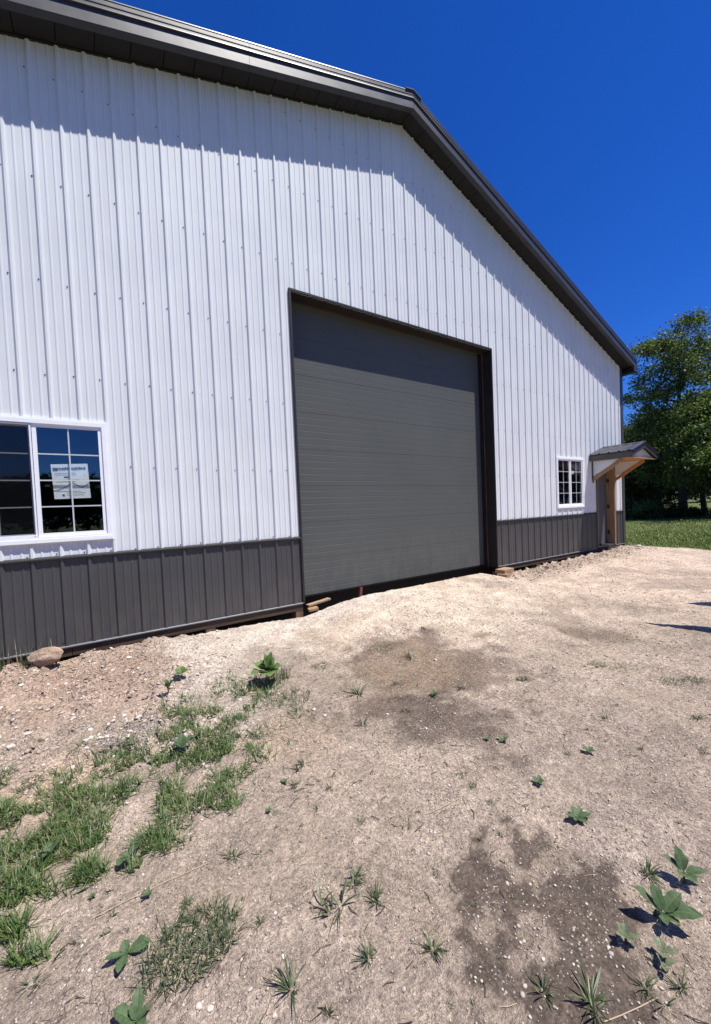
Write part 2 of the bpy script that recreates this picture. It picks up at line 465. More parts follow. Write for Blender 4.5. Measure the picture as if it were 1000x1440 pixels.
base = mixc(base, (.27, .215, .168), np.exp(-((Y + .35) / .42) ** 2) * sstep(6.7, 7.4, X) * sstep(13.2, 12.4, X) * .75)
near_c = sstep(16, 5, depth)
base = mixc(base, (.215, .178, .143), sstep(.53, .66, fbm(X, Y, 1.5, 5, 201)) * .60 * near_c * sstep(1.0, 2.2, X))
base = mixc(base, (.40, .335, .27), sstep(.54, .66, fbm(X, Y, 1.9, 5, 211)) * .40)
trk = np.exp(-((X - 4.1 - .25 * np.sin(Y * 1.3) + .35 * (Y + 1)) / .15) ** 2) + np.exp(-((X - 5.9 + .30 * (Y + 1)) / .17) ** 2)
base = mixc(base, (.30, .245, .19), np.clip(trk * sstep(-3.8, -2.6, Y) * sstep(-.15, -.6, Y) * (.25 + .9 * (fbm(X, Y, 3, 4, 231) > .47)), 0, 1) * .38)
wet = np.zeros(X.shape)
def stain(col, m, wv):
    global base, wet
    base = mixc(base, col, m); wet = np.maximum(wet, m * wv)
stain((.125, .094, .072), pblob(605, 950, 100, 58, s=20, rough=.7, fine=.5) * .85, .4)
stain((.195, .150, .105), pblob(588, 945, 62, 34, s=29, rough=.7, fine=.5) * .9, .3)
stain((.085, .066, .052), pblob(630, 1015, 95, 34, s=21, rough=.7, fine=.5) * .85, .4)
stain((.12, .088, .066), pblob(665, 930, 30, 20, s=27, rough=.8, fine=.5) * .5, .3)
stain((.16, .125, .092), pblob(850, 894, 48, 9, s=22, rough=.8, fine=.5) * .75, .3)
pud = np.clip(pblob(735, 1310, 112, 112, s=23, rough=.55, soft=.14, fine=.75) + pblob(830, 1340, 85, 100, s=24, rough=.55, soft=.14, fine=.75) + pblob(668, 1220, 42, 32, s=25, rough=.6, soft=.14, fine=.75) + pblob(785, 1415, 115, 70, s=28, rough=.5, soft=.14, fine=.75), 0, 1)
pud = pud * (1 - .85 * pblob(752, 1332, 26, 42, s=26, rough=.7, soft=.14, fine=.75))
stain((.054, .042, .033), pud * .95, .95)
base = base * np.array((1.33, 1.26, 1.22))
lawn = sstep(-.15, .25, edge_d(X, Y))
def set_attr(name, arr, typ):
    a = gme.attributes.new(name, typ, 'POINT')
    if typ == 'FLOAT_COLOR':
        a.data.foreach_set('color', np.concatenate([arr.reshape(-1, 3), np.ones((arr.size // 3, 1))], 1).astype(np.float32).ravel())
    else: a.data.foreach_set('value', arr.astype(np.float32).ravel())
set_attr('soil', base, 'FLOAT_COLOR'); set_attr('wet', wet, 'FLOAT'); set_attr('lawn', lawn, 'FLOAT')
set_attr('rubble', rubble_m(X, Y), 'FLOAT')

def ground_mat():
    m = bpy.data.materials.new('dirt_ground'); m.use_nodes = True
    N, L = m.node_tree.nodes, m.node_tree.links
    b = N['Principled BSDF']; b.inputs['Specular IOR Level'].default_value = .2
    g = N.new('ShaderNodeNewGeometry')
    def at(n):
        a = N.new('ShaderNodeAttribute'); a.attribute_name = n; return a
    def noise(sc, det=6, rough=.6, vec=None):
        n = N.new('ShaderNodeTexNoise'); n.inputs['Scale'].default_value = sc; n.inputs['Detail'].default_value = det
        n.inputs['Roughness'].default_value = rough
        L.new(vec or g.outputs['Position'], n.inputs['Vector']); return n
    def rng(src, a, bb, c, d):
        r = N.new('ShaderNodeMapRange')
        for i, v in enumerate((a, bb, c, d)): r.inputs[i + 1].default_value = v
        L.new(src, r.inputs[0]); return r.outputs[0]
    def math_(op, a, bb):
        n = N.new('ShaderNodeMath'); n.operation = op
        for i, v in enumerate((a, bb)):
            if isinstance(v, (int, float)): n.inputs[i].default_value = v
            else: L.new(v, n.inputs[i])
        return n.outputs[0]
    def mix(f, a, bb):
        n = N.new('ShaderNodeMix'); n.data_type = 'RGBA'
        if isinstance(f, float): n.inputs['Factor'].default_value = f
        else: L.new(f, n.inputs['Factor'])
        for k, v in (('A', a), ('B', bb)):
            if isinstance(v, tuple): n.inputs[k].default_value = (*v, 1)
            else: L.new(v, n.inputs[k])
        return n.outputs['Result']
    soil, wet_, lawn_, rub = at('soil'), at('wet'), at('lawn'), at('rubble')
    n1, n2, n3 = noise(4, 8, .65), noise(38, 8, .7), noise(190, 4, .6)
    k = math_('MULTIPLY', rng(n1.outputs['Fac'], .28, .72, .72, 1.3), rng(n2.outputs['Fac'], .25, .75, .55, 1.48))
    k = math_('MULTIPLY', k, rng(n3.outputs['Fac'], .25, .75, .60, 1.42))
    vm = N.new('ShaderNodeVectorMath'); vm.operation = 'SCALE'
    L.new(soil.outputs['Color'], vm.inputs[0]); L.new(k, vm.inputs['Scale'])
    c = vm.outputs[0]
    # crumb-sized light and dark grain
    n9, n10 = noise(85, 3, .75), noise(24, 7, .8)
    vm2 = N.new('ShaderNodeVectorMath'); vm2.operation = 'SCALE'; L.new(c, vm2.inputs[0])
    L.new(math_('MULTIPLY', rng(n9.outputs['Fac'], .33, .67, .62, 1.40), rng(n10.outputs['Fac'], .33, .67, .72, 1.28)), vm2.inputs['Scale']); c = vm2.outputs[0]
    # warm / cool mottling of the soil
    dry = rng(wet_.outputs['Fac'], 0, .8, 1, 0)
    n4 = noise(1.6, 5, .6)
    c = mix(math_('MULTIPLY', rng(n4.outputs['Fac'], .5, .7, 0, .30), dry), c, (.40, .30, .205))
    n5 = noise(13, 6, .6)
    c = mix(math_('MULTIPLY', rng(n5.outputs['Fac'], .56, .74, 0, .30), dry), c, (.18, .150, .130))
    # pale mineral grit and dark grains
    v1 = N.new('ShaderNodeTexVoronoi'); v1.inputs['Scale'].default_value = 95; L.new(g.outputs['Position'], v1.inputs['Vector'])
    sp = math_('MULTIPLY', rng(v1.outputs['Distance'], .20, .30, 1, 0), math_('MULTIPLY', rng(v1.outputs['Color'], .78, .80, 0, .75), rng(wet_.outputs['Fac'], .2, .8, 1, .25)))
    c = mix(sp, c, (.56, .52, .45))
    v2 = N.new('ShaderNodeTexVoronoi'); v2.inputs['Scale'].default_value = 140; L.new(g.outputs['Position'], v2.inputs['Vector'])
    sp2 = math_('MULTIPLY', rng(v2.outputs['Distance'], .22, .32, 1, 0), rng(v2.outputs['Color'], .80, .82, 0, .6))
    c = mix(sp2, c, (.10, .082, .068))
    # white crust specks scattered over the damp mud
    v3 = N.new('ShaderNodeTexVoronoi'); v3.inputs['Scale'].default_value = 85; L.new(g.outputs['Position'], v3.inputs['Vector'])
    n6 = noise(6.5, 5)
    s3 = math_('MULTIPLY', rng(v3.outputs['Distance'], .2, .38, 1, 0), math_('MULTIPLY', rng(v3.outputs['Color'], .55, .65, 0, 1), rng(n6.outputs['Fac'], .50, .60, 0, .85)))
    c = mix(math_('MULTIPLY', s3, rng(wet_.outputs['Fac'], .5, .7, 0, 1)), c, (.50, .46, .40))
    # turf
    n7, n8 = noise(7, 8, .7), noise(.5, 4)
    tf = mix(rng(n7.outputs['Fac'], .3, .7, 0, 1), (.045, .070, .016), (.135, .150, .050))
    tf = mix(rng(n8.outputs['Fac'], .45, .7, 0, .5), tf, (.16, .15, .065))
    c = mix(lawn_.outputs['Fac'], c, tf)
    L.new(c, b.inputs['Base Color'])
    L.new(rng(wet_.outputs['Fac'], 0, 1, .96, .72), b.inputs['Roughness'])
    # relief: grains, lumps, shrinkage cracks
    nd = noise(7, 4)
    ad = N.new('ShaderNodeVectorMath'); ad.operation = 'MULTIPLY_ADD'
    L.new(nd.outputs['Color'], ad.inputs[0]); ad.inputs[1].default_value = (.11, .11, .11); L.new(g.outputs['Position'], ad.inputs[2])
    cr = N.new('ShaderNodeTexVoronoi'); cr.feature = 'DISTANCE_TO_EDGE'; cr.inputs['Scale'].default_value = 10.5
    L.new(ad.outputs[0], cr.inputs['Vector'])
    cm = rng(noise(1.1, 3).outputs['Fac'], .50, .62, 0, .55)
    crack = math_('MULTIPLY', rng(cr.outputs['Distance'], .0, .022, -1, 0), cm)
    cr2 = N.new('ShaderNodeTexVoronoi'); cr2.feature = 'DISTANCE_TO_EDGE'; cr2.inputs['Scale'].default_value = 26
    L.new(ad.outputs[0], cr2.inputs['Vector'])
    crack2 = math_('MULTIPLY', rng(cr2.outputs['Distance'], .0, .06, -.4, 0), rng(noise(1.7, 3).outputs['Fac'], .54, .64, 0, .5))
    h = math_('ADD', math_('MULTIPLY', n2.outputs['Fac'], 1.0), math_('MULTIPLY', n3.outputs['Fac'], .5))
    h = math_('ADD', h, math_('MULTIPLY', math_('ADD', crack, crack2), .9))
    h = math_('ADD', h, math_('MULTIPLY', sp, .35))
    h = math_('ADD', h, math_('ADD', math_('MULTIPLY', n9.outputs['Fac'], .45), math_('MULTIPLY', n10.outputs['Fac'], .8)))
    vb = N.new('ShaderNodeTexVoronoi'); vb.inputs['Scale'].default_value = 34; L.new(g.outputs['Position'], vb.inputs['Vector'])
    h = math_('ADD', h, math_('MULTIPLY', rng(vb.outputs['Distance'], .1, .6, .8, 0), rng(rub.outputs['Fac'], 0, 1, .12, 1.0)))
    bp = N.new('ShaderNodeBump'); bp.inputs['Distance'].default_value = .024
    L.new(rng(wet_.outputs['Fac'], .2, .9, .95, .40), bp.inputs['Strength'])
    L.new(h, bp.inputs['Height']); L.new(bp.outputs[0], b.inputs['Normal'])
    return m
gme.materials.append(ground_mat())
ground = link('ground', gme); tag(ground, kind='structure')

# ------------------------------------------------------------------ building
ZO = 1.2                                      # heights below are measured from the foot of the white siding
X0, ZA, SL, SR = 5.04, 6.586, .327, .345      # ridge, height of the gable soffit at the ridge, pitch left / right
XL, XR, YB = -2.75, 12.83, 24.0
def roof(x): return ZO + ZA - (SL * (X0 - x) if x < X0 else SR * (x - X0))
DX0, DX1, DZ1 = 2.92, 7.16, 3.33 + ZO         # overhead door opening
BASE = ZO - .943
W1 = (-.51, .705, .145 + ZO, 1.335 + ZO)
W2 = (9.42, 10.60, .165 + ZO, 1.325 + ZO)
MD = (11.265, 12.235, 1.10 + ZO)
OPEN = [(DX0, DX1, -9, DZ1), (W1[0], W1[1], W1[2], W1[3]), (W2[0], W2[1], W2[2], W2[3]), (MD[0], MD[1], -9, MD[2])]
PITCHR, ROFF = .2286, .035
PROF = [(0, .019), (.0085, .019), (.025, .0), (.064, 0), (.0705, .0042), (.0817, .0042), (.0882, 0), (.1404, 0), (.1469, .0042), (.1581, .0042), (.1646, 0), (.2036, 0), (.2201, .019)]

bld = empty('pole_barn', (5.04, 0, 0), 'large white steel pole barn with charcoal wainscot and gable roof', 'building')
def B(mb, name, m, parent=None, smooth=False, label=None):
    me = mb.mesh(name, smooth)
    o = link(name, me, None, m)
    p = parent or bld
    o.parent = p
    if p is bld: o.location = (-5.04, 0, 0)
    if label: o['label'] = label
    return o

def columns(x0, x1, prof, zlo, zhi, openings, y=0.0):
    """sheet of profiled steel between x0 and x1; prof gives stand-off towards -Y"""
    xs = [p for p in prof if x0 - 1e-6 <= p[0] <= x1 + 1e-6]
    px_, py_ = np.array([p[0] for p in prof]), np.array([p[1] for p in prof])
    br = {round(p[0], 5) for p in xs} | {x0, x1}
    for o in openings:
        for e in o[:2]:
            if x0 < e < x1: br.add(e)
    if x0 < X0 < x1: br.add(X0)
    br = sorted(br); mb = MB()
    for a, b in zip(br[:-1], br[1:]):
        if b - a < 1e-5: continue
        c = (a + b) / 2
        spans = [(zlo, None)]
        for o in openings:
            if o[0] < c < o[1]:
                new = []
                for lo, hi in spans:
                    if o[2] > lo: new.append((lo, o[2]))
                    new.append((max(lo, o[3]), hi))
                spans = new
        ya, yb = y - np.interp(a, px_, py_), y - np.interp(b, px_, py_)
        for lo, hi in spans:
            ha, hb = (zhi(a), zhi(b)) if hi is None else (hi, hi)
            if max(ha, hb) - lo < .004: continue
            mb.add([(a, ya, lo), (b, yb, lo), (b, yb, hb), (a, ya, ha)], [(0, 1, 2, 3)])
    return mb

ribs = list(range(-12, 57))
prof = []
for i in range(-13, 57):
    for dx, dy in PROF: prof.append((ROFF + PITCHR * i + dx, dy))
flat = [(XL, 0), (XR, 0)]
back = columns(XL, XR, flat, BASE + .01, lambda x: roof(x) + .205, OPEN, .006)
front_wall = B(back, 'front_wall', MT['dark'])  # dark backing sheet added behind the siding to keep the interior dark
for k in range(17):
    a = ROFF + PITCHR * (-12 + 4 * k); b = min(a + 4 * PITCHR, XR - .03)
    mb = columns(a, b, prof, ZO - .045, lambda x: roof(x) + .01, OPEN)
    if mb.f: B(mb, 'siding_panel', MT['white'], front_wall)
    mb = columns(a, b, prof, BASE, lambda x: ZO - .03, [OPEN[0], OPEN[3]])
    if mb.f: B(mb, 'wainscot_panel', MT['char'], front_wall)

# siding screws: one left of every rib on each girt
sc = MB()
rows = [0.0, .885, 1.798, 2.714, 3.711, 4.740, 5.72, -.11, -.90]
for r in rows:
    for i in range(-12, 57):
        x = PITCHR * i + (random.random() - .5) * .008; z = ZO + r + (random.random() - .5) * .02
        if z > roof(x) - .05 or x < XL + .05 or x > XR - .13: continue
        if any(o[0] - .03 < x < o[1] + .03 and o[2] - .03 < z < o[3] + .03 for o in OPEN): continue
        n = 6
        for rad, d0, d1 in ((.0066, .0, .003), (.0044, .003, .007)):
            ring0 = [(x + rad * math.cos(q), -d0, z + rad * math.sin(q)) for q in [k * math.pi / 3 for k in range(n)]]
            sc.prism(ring0, (0, -(d1 - d0), 0))
tag(B(sc, 'screw_heads', MT['screw'], front_wall), kind='stuff')

# wainscot cap, base trim, skirt board, posts, corner trim
for a, b in ((XL, DX0 - .022), (DX1 + .022, MD[0] - .04), (MD[1] + .04, XR)):
    mb = MB(); mb.prism([(a, .004, ZO - .055), (a, -.022, ZO - .055), (a, -.030, ZO - .048), (a, -.030, ZO - .034), (a, -.020, ZO - .022), (a, .004, ZO - .015)], (b - a, 0, 0))
    B(mb, 'wainscot_cap', MT['cap'])
    mb = MB(); mb.prism([(a, .004, BASE - .014), (a, -.024, BASE - .014), (a, -.026, BASE - .002), (a, -.021, BASE + .004), (a, .004, BASE + .004)], (b - a, 0, 0))
    B(mb, 'base_trim', MT['base_trim'])
    xs = np.arange(a, b, 3.05).tolist() + [b]
    for p, q in zip(xs[:-1], xs[1:]):
        mb = MB().box(p + .003, q - .003, -.004, .034, BASE - .105, BASE - .016)
        B(mb, 'skirt_board', MT['skirt'])
for x in (-2.6, -1.0, .55, 1.66, 2.84, 7.24, 8.6, 9.9, 11.15, 12.7):
    mb = MB().box(x - .055, x + .055, .0, .12, -.3, BASE - .106); B(mb, 'post', MT['post'])
for (a, b) in ((XR - .105, XR + .012),):
    zt = roof(XR) + .0
    mb = MB(); mb.prism([(a, .002, BASE + .005), (a, -.020, BASE + .005), (b - .01, -.026, BASE + .005), (b, -.018, BASE + .005), (b, .10, BASE + .005), (b - .02, .10, BASE + .005), (b - .02, .002, BASE + .005)], (0, 0, zt - BASE - .0))
    B(mb, 'corner_trim', MT['trim'])
mb = MB(); mb.prism([(XL + .1, .002, BASE), (XL + .1, -.022, BASE), (XL - .012, -.022, BASE), (XL - .012, .10, BASE), (XL + .01, .10, BASE), (XL + .01, .002, BASE)], (0, 0, roof(XL) - BASE))
B(mb, 'corner_trim', MT['trim'])

# side and rear walls, ribbed like the front
for name, xw, sgn in (('side_wall', XR, 1), ('side_wall', XL, -1)):
    mb = MB(); ys = []; y = .05
    while y < YB:
        for dx, dy in PROF:
            if y + dx < YB: ys.append((y + dx, dy))
        y += PITCHR
    lo, hi = [], []
    rows_ = [[(xw + sgn * d, yy, z) for yy, d in ys] for z in (BASE, ZO)]
    mb.loft(rows_); B(mb, name, MT['char'])
    mb = MB(); mb.loft([[(xw + sgn * d, yy, z) for yy, d in ys] for z in (ZO, roof(xw) + .16)])
    B(mb, name, MT['white'])
mb = MB(); mb.add([(XL, YB, -.4), (XR, YB, -.4), (XR, YB, roof(XR) + .2), (X0, YB, roof(X0) + .2), (XL, YB, roof(XL) + .2)], [(0, 1, 2, 3, 4)])
B(mb, 'rear_wall', MT['white'])
mb = MB().box(XL + .02, XR - .02, .5, .52, -.4, BASE + .2); B(mb, 'gap_board', MT['dark'])  # dark boards closing off the gap under the walls
B(MB().box(XL + .02, XL + .04, .1, YB, -.4, BASE), 'gap_board', MT['dark']); B(MB().box(XR - .04, XR - .02, .13, YB, -.4, BASE), 'gap_board', MT['dark'])

# roof
OH, OHX = .31, .16
ROOF_T = .222
XRE, XLE = XR + OHX, XL - OHX
def rline(pts, xa, xb):        # (y,h) profile swept along the rake, mitred at the ridge
    xs = [xa] + ([X0] if xa < X0 < xb else []) + [xb]
    return [[(x, y, roof(x) + h) for y, h in pts] for x in xs]
rf = MB()
ys = [-OH + .02]
y = -OH + .1
while y < YB + .2: ys += [y - .03, y - .01, y + .01, y + .03]; y += PITCHR
def hh(i): return 0 if i == 0 or (i - 1) % 4 in (0, 3) else .02
rp = [(yy, ROOF_T + hh(i)) for i, yy in enumerate(ys)]
rf.loft(rline(rp, XLE, XRE))
rf.loft([[(x, yy, roof(x) + ROOF_T - .05) for yy in (.05, YB + .2)] for x in (XLE + .01, X0, XRE - .01)])
roof_o = B(rf, 'roof', MT['rake'])
fas = [(-.24, -.028), (-.312, -.028), (-.316, -.020), (-.314, .085), (-.314, .118), (-.24, .118)]
rak = [(-.26, .119), (-.327, .119), (-.331, .124), (-.329, .136), (-.323, .142), (-.3225, .168), (-.327, .174), (-.327, .180), (-.3225, .186), (-.322, .222), (-.326, .228), (-.324, .240), (-.314, .249), (-.22, .252)]
for xa, xb in ((XLE, X0), (X0, XRE)):
    n = 3
    xs = np.linspace(xa, xb, n + 1)
    for p, q in zip(xs[:-1], xs[1:]):
        e = .0015
        B(MB().loft(rline(fas, p + e, q - e)), 'fascia', MT['rake'], roof_o)
        B(MB().loft(rline(rak, p + e, q - e)), 'rake_trim', MT['rake'], roof_o)
# ridge cap
mb = MB()
for sgn, s in ((-1, SL), (1, SR)):
    pts = [(X0 + sgn * d, roof(X0 + sgn * d) + ROOF_T + .03) for d in (0.0, .08, .16)]
    mb.prism([(p[0], -OH - .03, p[1]) for p in pts] + [(p[0], -OH - .03, p[1] - .015) for p in reversed(pts)], (0, YB + .4, 0))
B(mb, 'ridge_cap', MT['rake'], roof_o)
# soffit boards
for xa, xb in ((XL, X0), (X0, XR)):
    n = int(round((xb - xa) / .32)); xs = np.linspace(xa, xb, n + 1)
    for p, q in zip(xs[:-1], xs[1:]):
        p += .004; q -= .004
        mb = MB(); mb.prism([(p, 0.012, roof(p) - .004), (q, 0.012, roof(q) - .004), (q, 0.012, roof(q) + .012), (p, 0.012, roof(p) + .012)], (0, -OH - .004, 0))
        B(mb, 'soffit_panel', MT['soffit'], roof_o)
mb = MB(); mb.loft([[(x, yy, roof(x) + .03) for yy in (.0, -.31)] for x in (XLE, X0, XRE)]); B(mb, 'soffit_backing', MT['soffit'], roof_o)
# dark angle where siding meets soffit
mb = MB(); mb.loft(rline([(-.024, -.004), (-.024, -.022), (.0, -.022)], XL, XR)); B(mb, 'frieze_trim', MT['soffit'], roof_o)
# eaves
for xw, xe in ((XR, XRE), (XL, XLE)):
    zb = roof(xe) - .115
    a, b = sorted((xw, xe))
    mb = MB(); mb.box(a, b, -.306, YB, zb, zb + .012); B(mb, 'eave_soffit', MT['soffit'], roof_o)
    mb = MB(); mb.box(min(xe, xe + .012 * (1 if xe > X0 else -1)), max(xe, xe + .012 * (1 if xe > X0 else -1)), -.318, YB, zb - .01, roof(xe) + .23); B(mb, 'eave_fascia', MT['rake'], roof_o)
    mb = MB(); mb.prism([(a, -.300, zb + .013), (b, -.300, zb + .013), (b, -.300, roof(b) + .1), (a, -.300, roof(a) + .1)], (0, -.012, 0)); B(mb, 'eave_return', MT['rake'], roof_o)

# ------------------------------------------------------------------ overhead door
od = B(MB().box(DX0 + .0, DX1 - .0, .36, .38, BASE - .0, DZ1), 'overhead_door', MT['dark'])
DY, nS = .25, 8
zb, zt = ZO - .915, DZ1 + .06
hS = (zt - zb) / nS
for k in range(nS):
    a, b = zb + k * hS + .0008, zb + (k + 1) * hS - .0008
    p = [(DY + .045, a), (DY + .003, a), (DY, a + .002)]
    g0 = a + (b - a - 4 * .097) / 2
    for q in range(5):
        z = g0 + q * .097
        p += [(DY, z - .0045), (DY + .0024, z - .001), (DY + .0024, z + .001), (DY, z + .0045)]
    p += [(DY, b - .002), (DY + .003, b), (DY + .045, b)]
    mb = MB().loft([[(x, yy, z) for yy, z in p] for x in (DX0 - .06, DX1 + .02)])
    B(mb, 'door_section', MT['door'], od)
B(MB().box(DX0 - .05, DX1 + .01, DY + .004, DY + .034, zb - .022, zb + .001), 'bottom_seal', MT['rubber'], od)
# opening trim: bronze wrapped jambs and header with a lip standing proud of the siding
zj = BASE - .012
mb = MB(); mb.box(DX0 - .025, DX0 + .004, -.026, .20, zj, DZ1 + .004); B(mb, 'door_jamb', MT['bronze'])
mb = MB(); mb.box(DX1 - .004, DX1 + .025, -.026, .20, zj, DZ1 + .004); B(mb, 'door_jamb', MT['bronze'])
mb = MB(); mb.box(DX0 - .025, DX1 + .025, -.026, .20, DZ1 + .0045, DZ1 + .034); B(mb, 'door_header', MT['bronze'])
mb = MB(); mb.box(DX1 - .018, DX1 - .0045, .186, .196, zj, DZ1); B(mb, 'stop_moulding', MT['post'])
mb = MB(); mb.box(DX0 + .01, DX1 - .02, .20, .212, DZ1 - .012, DZ1 + .004); B(mb, 'stop_moulding', MT['skirt'])
mb = MB(); mb.box(DX1 - .075, DX1 - .002, .2005, .235, zj + .02, DZ1 + .003); B(mb, 'weather_seal', MT['rubber'])
mb = MB(); mb.box(DX0 + .002, DX0 + .04, .2005, .235, zj + .02, DZ1 + .003); B(mb, 'weather_seal', MT['rubber'])
mb = MB(); mb.box(DX1 - .02, DX1 + .06, .2505, .33, zj - .0, DZ1 + .003); B(mb, 'door_track', MT['rubber'])
mb = MB(); mb.box(DX0 - .1, DX0 + .0, .30, .33, zj - .0, DZ1 + .003); B(mb, 'door_track', MT['rubber'])

# ------------------------------------------------------------------ windows
def window(x0, x1, z0, z1, label, screen):
    fr = MB(); T = .040
    def ring(a, b, c, d, t, y0, y1, tb=None):
        tb = tb or t
        fr.box(a, a + t, y0, y1, c, d); fr.box(b - t, b, y0, y1, c, d)
        fr.box(a + t, b - t, y0, y1, c, c + tb); fr.box(a + t, b - t, y0, y1, d - t, d)
    ring(x0 - .022, x1 + .022, z0 - .030, z1 + .024, .018, -.0225, .006)       # siding channel
    ring(x0 - .004, x1 + .004, z0 - .012, z1 + .006, T, -.029, .05, .052)     # frame
    wo_ = B(fr, 'window', MT['vinyl']); wo_['label'] = label
    mid = (x0 + x1) / 2
    sill = MB().box(x0 - .012, x1 + .012, -.0355, -.0295, z0 - .020, z0 + .016); B(sill, 'sill', MT['vinyl'], wo_)
    for s, (a, b) in enumerate(((x0 + T - .004, mid), (mid, x1 - T + .004))):
        fr = MB(); yy = -.014 if s else (.006 if screen else -.002)
        sw = .034
        c, d = z0 + .04, z1 - T + .006
        for bx in ((a, a + sw, c, d), (b - sw, b, c, d), (a + sw, b - sw, c, c + sw), (a + sw, b - sw, d - sw, d)):
            fr.box(bx[0], bx[1], yy, yy + .028, bx[2], bx[3])
        B(fr, 'sash', MT['vinyl'], wo_)
        a2, b2, c2, d2 = a + sw, b - sw, c + sw, d - sw
        g = .0062
        for j in range(3):
            z = c2 + (d2 - c2) * (j + 1) / 4
            for i in range(2):
                xa = a2 + (b2 - a2) * i / 2 + (g if i else 0); xb = a2 + (b2 - a2) * (i + 1) / 2 - (0 if i else g)
                B(MB().box(xa, xb, yy + .008, yy + .016, z - g, z + g), 'muntin', MT['grid'], wo_)
        B(MB().box((a2 + b2) / 2 - g, (a2 + b2) / 2 + g, yy + .0078, yy + .0162, c2, d2), 'muntin', MT['grid'], wo_)
        for i in range(2):
            for j in range(4):
                xa, xb = a2 + (b2 - a2) * i / 2 + (g if i else 0), a2 + (b2 - a2) * (i + 1) / 2 - (0 if i else g)
                za, zb_ = c2 + (d2 - c2) * j / 4 + (g if j else 0), c2 + (d2 - c2) * (j + 1) / 4 - (g if j < 3 else 0)
                B(MB().box(xa, xb, yy + .010, yy + .014, za, zb_), 'pane', MT['glass'], wo_)
    if screen:
        a, b = x0 + T + .002, mid - .006
        fr = MB(); c, d = z0 + .05, z1 - T - .002
        for bx in ((a, a + .014, c, d), (b - .014, b, c, d), (a + .014, b - .014, c, c + .014), (a + .014, b - .014, d - .014, d)): fr.box(bx[0], bx[1], -.020, -.0135, bx[2], bx[3])
        sf = B(fr, 'screen_frame', MT['vinyl'], wo_)
        B(MB().add([(a + .01, -.017, c + .01), (b - .01, -.017, c + .01), (b - .01, -.017, d - .01), (a + .01, -.017, d - .01)], [(0, 1, 2, 3)]), 'insect_screen', MT['screen'], wo_)
    return wo_
window(*W1, 'sliding window with a paper sheet, left of the overhead door', True)
window(*W2, 'smaller looking sliding window beside the canopied entry door', False)
# paper sheet taped inside the right sash
pc = [pix(*q, Y=.02) for q in ((71, 653), (123, 652), (128, 700), (77, 702))]
ctr = sum(pc, Vector()) / 4
ps = empty('paper_sheet', ctr, 'white printed paper sheet with a grey wave inside the left window', 'paper')
def on_paper(u, v, y=0.0): 
    a = pc[0].lerp(pc[1], u); b = pc[3].lerp(pc[2], u); p = a.lerp(b, v); return Vector((p.x, .02 - y, p.z)) - ctr
mb = MB(); mb.prism([on_paper(0, 0), on_paper(1, 0), on_paper(1, 1), on_paper(0, 1)], (0, .0012, 0)); link('sheet', mb.mesh('sheet'), ps, MT['paper'])
def strip(mb, u0, v0, u1, v1, y=.0012):
    mb.add([on_paper(u0, v0, y), on_paper(u1, v0, y), on_paper(u1, v1, y), on_paper(u0, v1, y)], [(0, 1, 2, 3)])
mb = MB(); u = .06
while u < .90:
    q = random.uniform(.02, .05); strip(mb, u, .09 + random.uniform(0, .02), min(u + q, .93), .17 + random.uniform(0, .02)); u += q + random.uniform(.006, .014)
strip(mb, .04, .10, .17, .20, .0013); strip(mb, .22, .87, .28, .93); strip(mb, .32, .36, .44, .40)
link('header_print', mb.mesh('header_print'), ps, MT['ink'])
mb = MB(); P = [(i / 40, (.745 - .20 * (i / 20) ** 1.7) if i <= 20 else (.60 - .07 * math.cos((i / 40 - .52) * 2 * math.pi / .52) * (1 - .2 * (i / 40)))) for i in range(41)]
for (u0, v0), (u1, v1) in zip(P[:-1], P[1:]):
    mb.add([on_paper(u0, v0, .001), on_paper(u1, v1, .001), on_paper(u1, v1 + .04, .001), on_paper(u0, v0 + .04, .001)], [(0, 1, 2, 3)])
link('wave_print', mb.mesh('wave_print'), ps, MT['ink2'])
mb = MB()
for v in (.26, .31, .45, .50, .78, .83, .89): strip(mb, .08 if v < .8 else .35, v, random.uniform(.6, .93), v + .014)
link('text_lines', mb.mesh('text_lines'), ps, MT['ink2'])
p2 = pix(805, 664, Y=.02)
mb = MB().box(p2.x - .10, p2.x + .07, .018, .0195, p2.z - .05, p2.z + .03)
o = mb.build('paper_label', MT['paper']); tag(o, 'small white paper label inside the window beside the entry door', 'label')

# ------------------------------------------------------------------ entry door
ed = B(MB().box(MD[0] + .035, MD[1] - .035, .17, .215, BASE + .045, MD[2] - .03), 'entry_door', MT['slab'])
B(MB().box(MD[0] - .005, MD[0] + .032, -.028, .24, BASE + .02, MD[2]), 'door_jamb', MT['pine'], ed)
B(MB().box(MD[1] - .032, MD[1] + .005, -.028, .24, BASE + .02, MD[2]), 'door_jamb', MT['pine'], ed)
B(MB().box(MD[0] - .005, MD[1] + .005, -.028, .24, MD[2] + .0005, MD[2] + .03), 'door_head', MT['pine'], ed)
B(MB().box(MD[0] + .033, MD[1] - .033, -.02, .24, BASE + .0, BASE + .04), 'threshold', MT['trim'], ed)
for z in (BASE + .35, BASE + 1.05, BASE + 1.75):
    B(MB().box(MD[1] - .040, MD[1] - .0325, .10, .155, z - .05, z + .05), 'hinge', MT['brass'], ed)
mb = MB(); mb.tube([(MD[0] + .10, .17, BASE + .98), (MD[0] + .10, .12, BASE + .98), (MD[0] + .19, .115, BASE + .98)], .011, 8); B(mb, 'handle', MT['brass'], ed)
B(MB().box(MD[0] - .04, MD[0] - .006, -.034, .0, BASE + .02, MD[2]), 'door_trim', MT['trim'], ed)
B(MB().box(MD[1] + .006, MD[1] + .03, -.034, .0, BASE + .02, MD[2]), 'door_trim', MT['pine'], ed)
B(MB().box(MD[0] - .3, MD[1] + .35, -.02, .05, BASE - .16, BASE - .015), 'step_board', MT['skirt'], ed)

